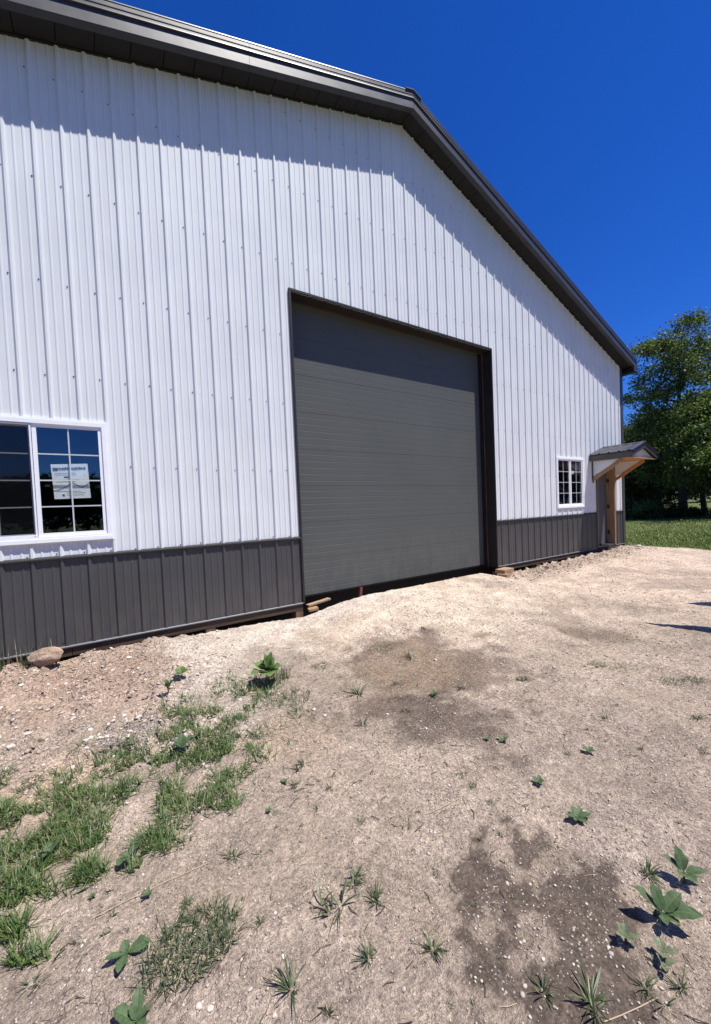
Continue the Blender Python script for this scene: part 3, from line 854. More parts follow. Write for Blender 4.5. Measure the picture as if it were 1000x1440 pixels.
# ------------------------------------------------------------------ entry canopy
CX0, CX1, CY = 10.95, 12.39, -.94
CXM = (CX0 + CX1) / 2
CE, CRZ = ZO + 1.425, ZO + 1.655
cp = B(MB().box(CX0 + .10, CX1 - .10, CY + .05, -.0, CE - .145, CE - .13), 'entry_canopy', MT['ply'])
def cz_(x): return CRZ - (CRZ - CE) * abs(x - CXM) / ((CX1 - CX0) / 2)
for xe in (CX0, CX1):
    ys = [CY - .03]; hs_ = [0]
    for k in range(5):
        y = CY + .05 + k * .215
        for dy, h in ((-.03, 0), (-.011, .02), (.011, .02), (.03, 0)):
            if y + dy < -.01: ys.append(y + dy); hs_.append(h)
    ys.append(-.005); hs_.append(0)
    xo = xe + (.03 if xe > CXM else -.03)
    top = [[(x, y, cz_(x) + .012 + h) for y, h in zip(ys, hs_)] for x in (xo, CXM)]
    bot = [[(x, y, cz_(x) - .002) for y in ys] for x in (CXM, xo)]
    mb = MB(); mb.loft(top + bot)
    B(mb, 'roof_panel', MT['rake'], cp)
    a, b = sorted((xe, xe + (.022 if xe < CXM else -.022)))
    B(MB().box(a, b, CY + .02, -.002, CE - .15, CE - .004), 'eave_fascia', MT['trim'], cp)
    d = Vector((CXM - xe, 0, CRZ - CE))
    mb = MB(); mb.prism([(xe, CY, CE - .006), (CXM, CY, CRZ - .006), (CXM, CY, CRZ - .14), (xe, CY, CE - .14)], (0, .018, 0)); B(mb, 'rake_fascia', MT['rake'], cp)
mb = MB(); mb.prism([(CXM, -1.01 + .05, CRZ + .028), (CXM + .09, CY - .02, cz_(CXM + .09) + .02), (CXM + .09, CY - .02, cz_(CXM + .09) + .014), (CXM, CY - .02, CRZ + .014), (CXM - .09, CY - .02, cz_(CXM - .09) + .014), (CXM - .09, CY - .02, cz_(CXM - .09) + .02)], (0, .93, 0)); B(mb, 'ridge_cap', MT['rake'], cp)
mb = MB(); mb.prism([(CX0 + .02, CY + .10, CE - .13), (CX1 - .02, CY + .10, CE - .13), (CX1 - .02, CY + .10, CE - .10), (CXM, CY + .10, CRZ - .08), (CX0 + .02, CY + .10, CE - .10)], (0, .02, 0)); B(mb, 'gable_panel', MT['white'], cp)
B(MB().box(CX0 + .024, CX1 - .024, CY + .022, CY + .06, CE - .165, CE - .146), 'front_beam', MT['pine'], cp)
for x in (CX0 + .12, CX1 - .13):
    zt2, zl = CE - .15, ZO + .80
    L_ = zt2 - zl
    mb = MB(); mb.prism([(x - .012, -.022, zt2), (x - .012, -.022 - L_ - .2, zt2), (x - .012, -.022 - L_ - .2 + .02, zt2 - .03), (x - .012, -.022, zl + .1)], (.024, 0, 0))
    B(mb, 'side_panel', MT['white'], cp)
    c0, c1 = Vector((x, -.030, zl + .0)), Vector((x, -.030 - L_ - .20, zt2 - .03))
    e = (c1 - c0); nrm = Vector((0, -e.z, e.y)).normalized()
    mb = MB(); mb.obox((c0 + c1) / 2 - nrm * .02, (.021, 0, 0), e / 2, nrm * .04); B(mb, 'brace', MT['ply'] if x > CXM else MT['pine'], cp)
    B(MB().box(x - .022, x + .022, -.040, -.0215, zl - .06, zt2), 'wall_cleat', MT['trim'] if x < CXM else MT['pine'], cp)

# ------------------------------------------------------------------ things lying about
def rock_mesh(name, sx, sy, sz, seed, sub=3, rough=.25):
    import bmesh
    bm = bmesh.new(); bmesh.ops.create_icosphere(bm, subdivisions=sub, radius=1)
    r = np.random.default_rng(seed); dirs = r.normal(size=(7, 3)); dirs /= np.linalg.norm(dirs, axis=1)[:, None]
    off = r.uniform(.55, .95, 7)
    for v in bm.verts:
        p = np.array(v.co)
        for d, o_ in zip(dirs, off):
            q = p @ d
            if q > o_: p = p - d * (q - o_) * .85
        n = float(fbm(np.array(p[0] * 1.7 + seed), np.array(p[1] * 1.7 + p[2] * 2.3), 1.2, 3, seed)) - .5
        p = p * (1 + n * rough)
        v.co = Vector(p * np.array((sx, sy, sz)))
    me = bpy.data.meshes.new(name); bm.to_mesh(me); bm.free()
    me.polygons.foreach_set('use_smooth', [sub > 2] * len(me.polygons))
    return me
p = pix(86, 930)
o = link('rock', rock_mesh('rock', .155, .10, .085, 5, 4, .35), None, MT['rock']); o.location = (p.x + .01, -.24, float(gz(p.x, -.24)) + .055); o.rotation_euler = (.05, -.08, -.3)
tag(o, 'tan lump of rock lying against the wainscot below the left window', 'rock')
STN = [(181, 925, .032, 'white'), (158, 945, .022, ''), (58, 955, .02, ''), (40, 1043, .026, ''), (96, 975, .018, ''), (128, 1037, .022, ''), (140, 1041, .02, ''), (150, 1038, .016, ''), (181, 1043, .02, ''), (30, 968, .022, ''), (25, 1000, .018, ''),
       (60, 1040, .034, 'dark'), (15, 1055, .03, ''), (898, 769, .09, 'flat'), (245, 1340, .0075, ''), (296, 1419, .011, ''), (248, 1372, .006, ''), (160, 1340, .007, ''), (281, 1418, .012, ''), (386, 1430, .008, ''), (399, 1347, .009, ''), (612, 1172, .008, ''), (640, 1003, .008, ''), (600, 1024, .012, ''), (545, 1005, .012, ''), (770, 1045, .007, ''), (760, 1140, .007, ''), (857, 1133, .007, ''), (925, 958, .01, ''), (115, 1330, .006, '')]
for k, (px, py, r, kind) in enumerate(STN):
    p = pix(px, py)
    o = link('stone', rock_mesh('stone', r, r * .8, r * .55, 50 + k, 2 if r < .015 else 3), None, MT['stone'])
    o.location = (p.x, p.y, float(gz(p.x, p.y)) + r * .2); o.rotation_euler = (0, 0, k)
    if kind == 'white': tag(o, 'bright white stone just right of the tan rock by the wall', 'stone')
    elif kind == 'flat': tag(o, 'flat pale stone at the lawn edge beyond the barn corner', 'stone')
    elif kind == 'dark':
        tag(o, 'dark fist sized stone among rubble left of the grass', 'stone'); o.data.materials.clear(); o.data.materials.append(MT['clod'])
    else: tag(o, 'small pale stone lying on the bare dirt', 'stone', 'small stones on the dirt')

# lumber under the right door jamb and by the left one
zb_ = float(gz(7.2, -.2))
b1 = MB((7.2, -.12, .25)); b1.obox((7.19, -.16, BASE - .065), (.16, .01, .004), (-.01, .10, 0), (0, 0, .038)); o = b1.build('lumber_block', MT['scrap']); tag(o, 'upper short lumber block wedged under the right door jamb', 'wood block')
b1 = MB((7.2, -.12, .15)); b1.obox((7.12, -.22, BASE - .145), (.17, .05, -.012), (-.03, .09, 0), (0, 0, .036)); o = b1.build('lumber_block', MT['scrap']); tag(o, 'lower tilted lumber block under the stacked one at the jamb', 'wood block')
b1 = MB((3.0, -.1, .15)); b1.obox((3.02, -.06, BASE - .10), (.06, -.025, .010), (.015, .06, 0), (0, 0, .014)); o = b1.build('scrap_board', MT['pine']); tag(o, 'pale scrap board end at the left foot of overhead door', 'board')
b1 = MB((3.3, .1, .2)); b1.obox((3.20, .11, BASE - .065), (.19, .02, .016), (-.005, .04, 0), (0, 0, .012)); o = b1.build('scrap_board', MT['scrap']); tag(o, 'longer scrap board poking from under the overhead door', 'board')
p = pix(507, 832, Y=.12)
b1 = MB((p.x, .12, p.z)); b1.obox((p.x, .12, p.z), (.022, 0, -.006), (0, .02, 0), (.012, 0, .07)); o = b1.build('wooden_stake', MT['red']); tag(o, 'short reddish stake under the middle of overhead door', 'stake')

# made-up rack and sheets, added out of view to cast the pointed shadows
H = 2.35
def lift(g): return Vector((g[0] + SUN.x / SUN.z * H, g[1] + SUN.y / SUN.z * H, H))
def gpt(px, py): q = pix(px, py); return (q.x, q.y)
tips = [(gpt(896, 874.5), gpt(1000, 881.5), gpt(1000, 890)), (gpt(964, 848), gpt(1000, 846.5), gpt(1000, 853))]
rack = empty('shadow_rack', (7.0, -5.6, 0), 'added rack out of view at the right, holding the shadow casting sheets', 'rack')
mb = MB((7.0, -5.6, 0))
for x in (6.5, 8.2): mb.tube([(x, -5.5, float(gz(x, -5.5)) - .05), (x, -5.5, H - .02)], .03, 8); mb.tube([(x, -5.5, H - .02), (x, -4.6, H - .02)], .02, 8); mb.tube([(x, -5.5, H - .7), (x, -4.75, H - .03)], .015, 6)
mb.tube([(6.5, -5.5, .4), (8.2, -5.5, .4)], .02, 8)
fr = mb.mesh('frame', False); link('frame', fr, rack, MT['rack'])
for k, (t, a, b) in enumerate(tips):
    t3, a3, b3 = lift(t), lift(a), lift(b)
    d = ((a3 + b3) / 2 - t3).normalized(); a4, b4 = a3 + d * 1.6, b3 + d * 1.6
    z = .0 if k == 0 else .03
    mb = MB(t3); mb.prism([t3, a3, a4, b4, b3], (0, 0, .012)); o = mb.build('shadow_sheet', MT['rack'])
    tag(o, ('lower' if k == 0 else 'upper') + ' pointed sheet on the added rack, shaped to cast a shadow', 'metal sheet')

# ------------------------------------------------------------------ loose stones (joined, uncountable)
ICO_V = None
def ico():
    t = (1 + 5 ** .5) / 2
    v = np.array([(-1, t, 0), (1, t, 0), (-1, -t, 0), (1, -t, 0), (0, -1, t), (0, 1, t), (0, -1, -t), (0, 1, -t), (t, 0, -1), (t, 0, 1), (-t, 0, -1), (-t, 0, 1)], float)
    v /= np.linalg.norm(v[0])
    f = np.array([(0, 11, 5), (0, 5, 1), (0, 1, 7), (0, 7, 10), (0, 10, 11), (1, 5, 9), (5, 11, 4), (11, 10, 2), (10, 7, 6), (7, 1, 8), (3, 9, 4), (3, 4, 2), (3, 2, 6), (3, 6, 8), (3, 8, 9), (4, 9, 5), (2, 4, 11), (6, 2, 10), (8, 6, 7), (9, 8, 1)])
    return v, f
IV, IF = ico()
def pebbles(name, x, y, r, m, sink=.25, flat_=.6):
    n = len(x); z = gz(x, y)
    V = np.repeat(IV[None], n, 0) * (1 + RNG.uniform(-.28, .28, (n, len(IV), 1)))
    sc_ = np.stack([r * RNG.uniform(.7, 1.25, n), r * RNG.uniform(.7, 1.25, n), r * flat_ * RNG.uniform(.7, 1.2, n)], -1)
    V *= sc_[:, None]
    tilt = RNG.uniform(-.5, .5, (n, 2)); V[..., 2] += V[..., 0] * tilt[:, None, 0] * .6 + V[..., 1] * tilt[:, None, 1] * .6
    a = RNG.uniform(0, 6.28, n); c, s_ = np.cos(a)[:, None], np.sin(a)[:, None]
    vx, vy = V[..., 0] * c - V[..., 1] * s_, V[..., 0] * s_ + V[..., 1] * c
    V = np.stack([vx + x[:, None], vy + y[:, None], V[..., 2] + (z + r * flat_ * (1 - 2 * sink))[:, None]], -1)
    Fc = (IF[None] + len(IV) * np.arange(n)[:, None, None]).reshape(-1, 3)
    o = link(name, np_mesh(name, V.reshape(-1, 3), Fc), None, m); tag(o, kind='stuff'); return o
PUD = pud
def in_mud(x, y):
    i = np.clip(np.searchsorted(gx, x), 0, nx - 1); j = np.clip(np.searchsorted(gy, y), 0, ny - 1); return PUD[j, i]
def scatter(n, x0, x1, y0, y1, dens):
    x = RNG.uniform(x0, x1, n); y = RNG.uniform(y0, y1, n); k = RNG.random(n) < dens(x, y); return x[k], y[k]
rad = lambda n, a, b: a * (b / a) ** (RNG.random(n) ** 2.2)
xs, ys = scatter(26000, -.4, 5.5, -4.8, -1.4, lambda x, y: .25 + .75 * (fbm(x, y, 1.6, 3, 5) > .55))
o = pebbles('pebbles', xs, ys, rad(len(xs), .0018, .0075), MT['pebble']); tag(o, 'tiny pale pebbles strewn over the bare dirt', 'pebbles')
xs, ys = scatter(9000, 3, 12.5, -3.5, -.2, lambda x, y: .3 + .5 * (fbm(x, y, 1.6, 3, 5) > .5))
o = pebbles('pebbles', xs, ys, rad(len(xs), .004, .014), MT['pebble']); tag(o, 'fine pebbles strewn over the dry drive near the door', 'pebbles')
xs, ys = scatter(15000, -.6, 2.6, -2.9, -.06, lambda x, y: rubble_m(x, y) * (.15 + .85 * (fbm(x, y, 2.2, 4, 77) > .52)))
o = pebbles('rubble', xs, ys, rad(len(xs), .003, .017), MT['clod'], .36, .55); tag(o, 'brown dirt clods and rubble below the left window', 'rubble')
xs, ys = scatter(5000, -.6, 2.6, -2.9, -.06, lambda x, y: rubble_m(x, y) * .6)
o = pebbles('gravel', xs, ys, rad(len(xs), .004, .020), MT['stone'], .3, .6); tag(o, 'pale stone chips mixed into the rubble', 'gravel')
xs, ys = scatter(16000, 6.9, 13.2, -1.5, -.05, lambda x, y: np.exp(-((y + .3) / .33) ** 2) * sstep(6.9, 7.4, x) * (.12 + .6 * (fbm(x, y, 2.6, 4, 8) > .52)))
o = pebbles('rubble', xs, ys, rad(len(xs), .004, .028), MT['clod'], .34, .6); tag(o, 'dirt clods heaped along the right wainscot', 'rubble')
xs, ys = scatter(2600, 6.9, 13.2, -1.6, -.05, lambda x, y: np.exp(-((y + .3) / .4) ** 2))
o = pebbles('gravel', xs, ys, rad(len(xs), .004, .024), MT['stone'], .3, .7); tag(o, 'pale stones in the heaped dirt along the right wainscot', 'gravel')
c = pix(445, 862)
n = 3800; a = RNG.normal(0, 1, (n, 2)) * (.42, .13); xs, ys = c.x + a[:, 0] + .05, np.minimum(c.y - .03 + a[:, 1] - .1 * a[:, 0], -.05)
o = pebbles('gravel', xs, ys, rad(n, .006, .018), MT['gravel'], .25, .7); tag(o, 'whitish crushed gravel spilled at the left door jamb', 'gravel')
c = pix(183, 1040); n = 420; a = RNG.normal(0, 1, (n, 2)) * (.12, .14)
o = pebbles('gravel', c.x + a[:, 0], c.y + a[:, 1], rad(n, .003, .011), MT['stone'], .25, .7); tag(o, 'small white gravel patch above the grassy strip', 'gravel')
# soil crumbs: eight-sided grains
OV = np.array([(1, 0, 0), (-1, 0, 0), (0, 1, 0), (0, -1, 0), (0, 0, 1), (0, 0, -1)], float)
OF = np.array([(0, 2, 4), (2, 1, 4), (1, 3, 4), (3, 0, 4), (2, 0, 5), (1, 2, 5), (3, 1, 5), (0, 3, 5)])
IV, IF, _keep = OV, OF, (IV, IF)
xs, ys = scatter(150000, -.4, 6.0, -4.85, -1.0, lambda x, y: (.25 + .75 * (fbm(x, y, 3.2, 4, 15) > .5)) * np.clip(2.6 / np.maximum(.6, np.hypot(x - CAM.x, y - CAM.y)), 0, 1) ** 1.2 * (1 - .85 * in_mud(x, y)))
o = pebbles('soil_crumbs', xs, ys, rad(len(xs), .0012, .0062), MT['crumb'], .3, .7); tag(o, 'loose crumbs of dry soil over the foreground dirt', 'soil')
IV, IF = _keep
# dead stalks and dry bits lying flat
def debris(name, n, dens, ln, r, m, label, box=(-.4, 6, -4.8, -1.0)):
    x, y = scatter(n, *box, dens); k = len(x); a = RNG.uniform(0, 6.28, k); l = RNG.uniform(*ln, k)
    V = []; F = []
    for i in range(k):
        d = np.array((math.cos(a[i]), math.sin(a[i]))); q = np.array((-d[1], d[0])); w_ = r * RNG.uniform(.6, 1.4)
        for j, t in enumerate((0, .5, 1)):
            pp = np.array((x[i], y[i])) + d * l[i] * t + q * (.12 * l[i] if j == 1 else 0)
            z = float(gz(pp[0], pp[1])) + r * 1.2 + (0.006 if j == 1 else 0)
            V += [(pp[0] + q[0] * w_, pp[1] + q[1] * w_, z), (pp[0], pp[1], z + w_ * 1.4), (pp[0] - q[0] * w_, pp[1] - q[1] * w_, z)]
        b = i * 9
        F += [(b, b + 1, b + 4, b + 3), (b + 1, b + 2, b + 5, b + 4), (b + 3, b + 4, b + 7, b + 6), (b + 4, b + 5, b + 8, b + 7)]
    o = link(name, np_mesh(name, V, F), None, m); tag(o, label, name, kind='stuff')
debris('straw', 900, lambda x, y: .9 + 0 * x, (.012, .06), .0007, MT['straw'], 'short bits of dry straw on the dirt')
debris('twigs', 2600, lambda x, y: .12 + (fbm(x, y, 1.2, 3, 71) > .5) * .8, (.012, .075), .0013, MT['twig'], 'short dark dead stems on the dirt', (-.4, 9, -4.8, -.5))
for k, (p0, p1, lab) in enumerate((((130, 1292), (290, 1215), 'long dry straw stalk lying below the grassy strip'), ((598, 1147), (648, 1124), 'short straw stalk lying in the middle of the dirt'), ((850, 1438), (925, 1408), 'dry stalk lying at the lower right corner'))):
    a, b = pix(*p0), pix(*p1); pts = [a.lerp(b, t) for t in (0, .3, .65, 1)]
    pts = [Vector((q.x + .004 * (i % 2), q.y, float(gz(q.x, q.y)) + .004)) for i, q in enumerate(pts)]
    mb = MB(pts[0]); mb.tube(pts, .0014, 5); o = mb.build('straw_stalk', MT['straw']); tag(o, lab, 'straw')

# ------------------------------------------------------------------ grass and weeds
def blades(bx, by, bz, ln, wd, az, lean, curl, seg=3):
    """curved tapering blades -> verts, quads"""
    n = len(bx); t = np.linspace(0, 1, seg + 1)
    ang = lean[:, None] + curl[:, None] * t[None]             # angle from vertical along the blade
    ds = (ln / seg)[:, None]
    h = np.concatenate([np.zeros((n, 1)), np.cumsum(np.sin(ang[:, :-1]) * ds, 1)], 1)
    v = np.concatenate([np.zeros((n, 1)), np.cumsum(np.cos(ang[:, :-1]) * ds, 1)], 1)
    cx, cy = bx[:, None] + np.cos(az)[:, None] * h, by[:, None] + np.sin(az)[:, None] * h
    cz = bz[:, None] + np.maximum(v, -bz[:, None] * 0 + .002 * t[None])
    w_ = wd[:, None] * np.array([.75, 1, .8, .08][:seg + 1] if seg == 3 else np.linspace(1, .1, seg + 1))[None] / 2
    sx, sy = -np.sin(az)[:, None] * w_, np.cos(az)[:, None] * w_
    V = np.stack([np.stack([cx - sx, cy - sy, cz], -1), np.stack([cx + sx, cy + sy, cz + w_ * .5], -1)], 2)   # n, seg+1, 2, 3
    b = (np.arange(n) * (seg + 1) * 2)[:, None]
    k = np.arange(seg)[None] * 2
    Fc = np.stack([b + k, b + k + 1, b + k + 3, b + k + 2], -1).reshape(-1, 4)
    return V.reshape(-1, 3), Fc

PATCH = [(300, 1035, 75, 45, 1.5), (250, 1050, 60, 40, 1.3), (335, 1000, 45, 32, 1.0), (370, 985, 22, 35, .7), (245, 1000, 22, 28, .7), (310, 1070, 55, 28, .8), (170, 1075, 45, 35, .6), (205, 1100, 60, 30, .8), (95, 1110, 60, 28, .8),
         (140, 1130, 70, 28, .8), (60, 1165, 65, 30, 1.2), (30, 1220, 45, 55, 1.2), (20, 1300, 30, 45, 1.0), (130, 1180, 60, 28, .7), (190, 1160, 50, 28, .7), (230, 1120, 50, 25, .6), (300, 1130, 40, 20, .5), (60, 1270, 40, 28, .5), (110, 1230, 40, 25, .4), (5, 1130, 12, 40, .8), (10, 1360, 18, 25, .5), (220, 1185, 45, 20, .45), (335, 965, 42, 26, .55), (395, 962, 26, 20, .5), (352, 1050, 55, 26, .7), (395, 1002, 40, 24, .6), (200, 1062, 45, 26, .5), (90, 1205, 60, 30, .7), (160, 1222, 42, 20, .4), (320, 1098, 52, 22, .45), (255, 1145, 60, 24, .4), (150, 1100, 60, 24, .5), (40, 1330, 40, 40, .6), (300, 1010, 60, 30, 1.0)]
bx, by = [], []
for px, py, rx, ry, d in PATCH:
    n = int(760 * d)
    for _ in range(n):
        a, r = random.uniform(0, 6.283), math.sqrt(random.random()) * (0.6 + .6 * random.random())
        qx, qy = px + rx * r * math.cos(a), py + ry * r * math.sin(a)
        if qx < -60: continue
        p = pix(qx, qy)
        if fbm(np.array(p.x), np.array(p.y), 8, 3, 90) > .465: bx.append(p.x); by.append(p.y)
bx, by = np.array(bx), np.array(by); n = len(bx)
broad = RNG.random(n) < .10
az = RNG.normal(2.2, 1.5, n)
V, Fc = blades(bx, by, gz(bx, by) - .004, np.where(broad, RNG.uniform(.02, .05, n), RNG.uniform(.025, .11, n)), np.where(broad, RNG.uniform(.008, .017, n), RNG.uniform(.0022, .0056, n)), az, RNG.uniform(.3, 1.35, n), RNG.uniform(.0, .9, n))
o = link('grass', np_mesh('grass', V, Fc), None, MT['grass']); tag(o, 'patchy green grass growing through the dirt on the left', 'grass', kind='stuff')

def tuft(px, py, rpx, style='grass', label=None, name='grass_tuft', seed=0, nb=None, hgt=None):
    p = pix(px, py); q = pix(px + rpx, py); r = max((q - p).length, .012)
    rg = np.random.default_rng(1000 + seed)
    n = nb or int(rg.integers(22, 52)); az = rg.normal(rg.uniform(0, 6.28), 2.0, n); br = rg.random(n) ** .7 * r * .15
    ns = int(rg.integers(1, 5)); sc_ = rg.normal(0, r * .26, (ns, 2)); wh = rg.integers(0, ns, n)
    x, y = br * np.cos(az) + sc_[wh, 0], br * np.sin(az) + sc_[wh, 1]
    zz = gz(p.x + x, p.y + y) - float(gz(p.x, p.y)) - .003
    if style == 'clump':
        br = np.sqrt(rg.random(n)) * r * .85; aa = rg.uniform(0, 6.28, n); x, y = br * np.cos(aa), br * np.sin(aa) * .75
        zz = gz(p.x + x, p.y + y) - float(gz(p.x, p.y)) - .003
        ln = rg.uniform(.04, .09, n); lean = rg.uniform(.1, 1.0, n); curl = rg.uniform(.2, 1.2, n); wd = rg.uniform(.0022, .0045, n)
    elif style == 'tall':
        br = np.sqrt(rg.random(n)) * r; aa = rg.uniform(0, 6.28, n); x, y = br * np.cos(aa), br * np.sin(aa) * .3
        zz = np.zeros(n); ln = rg.uniform(.08, hgt or .3, n); lean = rg.uniform(.0, .45, n); curl = rg.uniform(0, .6, n); wd = rg.uniform(.003, .006, n)
    else:
        ln = r * rg.uniform(.15, 1.0, n) ** 1.1 * 1.1; lean = rg.uniform(.2, 1.25, n); curl = rg.uniform(.1, 1.35, n); wd = np.clip(r * rg.uniform(.03, .08, n), .0016, .008)
    if hgt and style == 'clump': ln = ln * hgt; lean = np.clip(lean + .35, 0, 1.4)
    V, Fc = blades(x, y, zz, ln, wd, az, lean, curl)
    o = link(name, np_mesh(name, V, Fc), None, MT['tuft']); o.location = (p.x, p.y, float(gz(p.x, p.y)))
    if label: tag(o, label, 'grass tuft')
    else: tag(o, 'small grass tuft growing alone on the bare dirt', 'grass tuft', 'small grass tufts scattered over the dirt')
    return o
TL = {(525, 1342): 'narrow grass tuft directly below the trio of star shaped tufts', (465, 1108): 'small grass tuft midway between the grassy strip and the brown mud patch',
      (508, 1020): 'small grass tuft at the lower left edge of the brown mud patch', (610, 977): 'grass tuft rooted in the middle of the brown mud patch', (648, 968): 'grass tuft on the right rim of the brown mud patch',
      (430, 1078): 'wide thin grass tuft just off the right side of the grassy strip', (365, 1302): 'small grass tuft right of the dense grass mat', (262, 1272): 'grass tuft above the dense mat, left of a smaller one', (277, 1283): 'tiny grass tuft touching the top of the dense grass mat',
      (960, 1385): 'grass tuft at lower right, beside the lowest pale seedling', (985, 1008): 'lone grass tuft at the right edge, below the low grass patches', (840, 935): 'leftmost of the thin low grass patches on the right', (975, 957): 'low grass patch touching the right edge of the picture',
      (985, 1055): 'second lone grass tuft down the right edge', (330, 1205): 'grass tuft right of the upper end of the straw stalk', (365, 1207): 'tiny grass tuft right of the tuft by the straw stalk', (450, 937): 'faint low grass patch right of the bushy weed',
      (800, 1062): 'tiny grass tuft next to a leafy rosette, right of middle', (575, 925): 'tiny grass tuft at the top of the brown mud patch', (570, 1000): 'tiny grass tuft in the darker lower end of the mud patch', (595, 885): 'tiny tuft on the pale dirt before the overhead door',
      (735, 955): 'faint low grass patch right of the brown mud patch', (460, 1420): 'small grass tuft right of the big coarse one at the bottom', (632, 1415): 'tiny grass tuft left of the damp mud at the bottom edge', (780, 1190): 'small grass tuft just above the damp mud', (610, 1224): 'small grass tuft left of the top of the damp mud',
      (110, 1050): 'grass tuft at the left end of the white gravel patch', (40, 1105): 'low grass patch at far left above the grassy strip', (850, 1010): 'tiny grass tuft below the thin grass patches on the right'}
TU = [(455, 1285, 38, 'grass', 'largest star shaped grass tuft in the trio at lower middle'), (500, 1242, 24, 'grass', 'upper grass tuft of the trio at lower middle'), (525, 1272, 28, 'grass', 'right grass tuft of the trio at lower middle'),
      (405, 1388, 42, 'grass', 'big coarse grass tuft near the bottom edge, left of centre'), (525, 1342, 24, 'grass', None), (600, 1332, 32, 'grass', 'loose yellowish grass tuft left of the damp mud'), (465, 1108, 13, 'grass', None), (508, 1020, 16, 'grass', None),
      (495, 974, 26, 'grass', 'rounded grass tuft left of the brown mud patch'), (537, 910, 24, 'clump', 'low bright grass patch nearest to the overhead door'), (610, 977, 14, 'grass', None), (648, 968, 14, 'grass', None), (508, 1160, 8, 'grass', None), (575, 1159, 12, 'grass', None),
      (610, 1224, 11, 'grass', None), (430, 1078, 22, 'grass', None), (415, 1102, 14, 'grass', None), (365, 1302, 14, 'grass', None), (262, 1272, 17, 'grass', None), (277, 1283, 10, 'grass', None), (385, 1145, 9, 'grass', None), (780, 1190, 13, 'grass', None),
      (908, 1238, 28, 'grass', 'spiky grass tuft above left of the biggest broad leaved weed'), (760, 1402, 30, 'grass', 'left grass tuft rooted in the damp mud at the bottom'), (832, 1428, 48, 'grass', 'largest grass tuft rooted in the damp mud, at the bottom edge'), (912, 1402, 28, 'grass', 'grass tuft at lower right below the pale seedlings'), (960, 1385, 24, 'grass', None),
      (985, 1008, 16, 'grass', None), (945, 958, 26, 'clump', 'low grass patch on the right half of the drive'), (880, 940, 30, 'clump', 'thin grass patch right of the middle, left of another one'), (840, 935, 18, 'clump', None), (975, 957, 20, 'clump', None), (668, 1108, 10, 'grass', None), (985, 1055, 13, 'grass', None),
      (330, 1205, 22, 'grass', None), (365, 1207, 12, 'grass', None), (40, 1400, 24, 'grass', 'grass tuft in the lower left corner'), (450, 937, 15, 'clump', None), (800, 1062, 10, 'grass', None), (575, 925, 14, 'grass', None), (570, 1000, 12, 'grass', None), (595, 885, 8, 'grass', None),
      (705, 1175, 9, 'grass', None), (460, 1420, 16, 'grass', None), (632, 1415, 12, 'grass', None), (690, 1130, 9, 'grass', None), (650, 1095, 8, 'grass', None), (560, 960, 12, 'grass', None), (900, 1055, 9, 'grass', None), (735, 955, 12, 'clump', None), (850, 1010, 9, 'grass', None), (110, 1050, 16, 'grass', None), (40, 1105, 18, 'clump', None), (955, 1160, 9, 'grass', None)]
for k, (px, py, r, st, lab) in enumerate(TU):
    tuft(px, py, r, st, lab or TL.get((px, py)), seed=k, nb=(140 if st == 'clump' else None), hgt=(.55 if st == 'clump' else None))
tuft(270, 1335, 74, 'clump', 'dense mat of grass beside the oval leaved plantain', seed=91, nb=520)
tuft(405, 985, 40, 'clump', 'grass clump on the right end of the grassy strip', seed=92, nb=200)
o = tuft(22, 932, 34, 'tall', 'tall thin grass growing against the wainscot, left of the rock', seed=93, nb=110, hgt=.30)
o.location.y = -.14; o.location.x = pix(22, 932, Y=-.14).x; o.location.z = float(gz(o.location.x, -.14)) - .01

ns = 420
sx, sy = scatter(900, -.3, 7.5, -4.7, -1.0, lambda x, y: .25 + .6 * (fbm(x, y, 1.4, 3, 55) > .5)); ns = len(sx)
k = RNG.integers(3, 8, ns); bx, by = np.repeat(sx, k), np.repeat(sy, k); n = len(bx); sz = np.repeat(RNG.uniform(.010, .034, ns), k)
V, Fc = blades(bx + RNG.normal(0, .002, n), by + RNG.normal(0, .002, n), gz(bx, by) - .001, sz * RNG.uniform(.5, 1.1, n), sz * RNG.uniform(.07, .24, n), RNG.uniform(0, 6.28, n), RNG.uniform(.3, 1.3, n), RNG.uniform(0, .8, n))
o = link('weeds', np_mesh('weeds', V, Fc), None, MT['tuft']); tag(o, 'tiny sprouting weeds dotted all over the dirt', 'weeds', kind='stuff')
def leaf_mesh(ln, wd, arch, fold=.25, nseg=11, seed=0, blunt=1.0):
    rg = random.Random(seed); rows = []
    cols = (-1, -.62, -.34, -.09, 0, .09, .34, .62, 1); ph = rg.uniform(0, 6)
    sidebend = rg.uniform(-.18, .18); twist = rg.uniform(-.35, .35)
    for i in range(nseg + 1):
        t = i / nseg
        q = min(1.0, max(0, (t - .10) / .90))
        w_ = wd / 2 * (math.sin(math.pi * q ** .85) ** .8 if 0 < q < 1 else 0) + wd * (.05 if t < .9 else .01)
        a = arch * t; x = ln * t * math.cos(a * .6); z = ln * (math.sin(a) * .5 * (1 - .6 * t) + (-.10 * max(0, t - .6) ** 1.5))
        row = []
        for c in cols:
            ed = 1 + (.10 * math.sin(t * 17 + ph + (0 if c > 0 else 2)) if abs(c) == 1 else 0)
            ripple = .05 * wd * math.sin(t * 13 + ph + c * 2) * abs(c)
            row.append((x, c * w_ * ed + sidebend * ln * t * t, z + abs(c) ** .8 * w_ * fold + ripple + c * w_ * twist * t))
        rows.append(row)
    me = MB().loft(rows).mesh('leaf', True)
    at = me.attributes.new('vein', 'FLOAT', 'POINT')
    at.data.foreach_set('value', [(1.0 if abs(c) < .05 else 0.0) + (.35 if (k % 2 == 0 and .2 < abs(c) < .7) else 0) for k in range(nseg + 1) for c in cols])
    return me
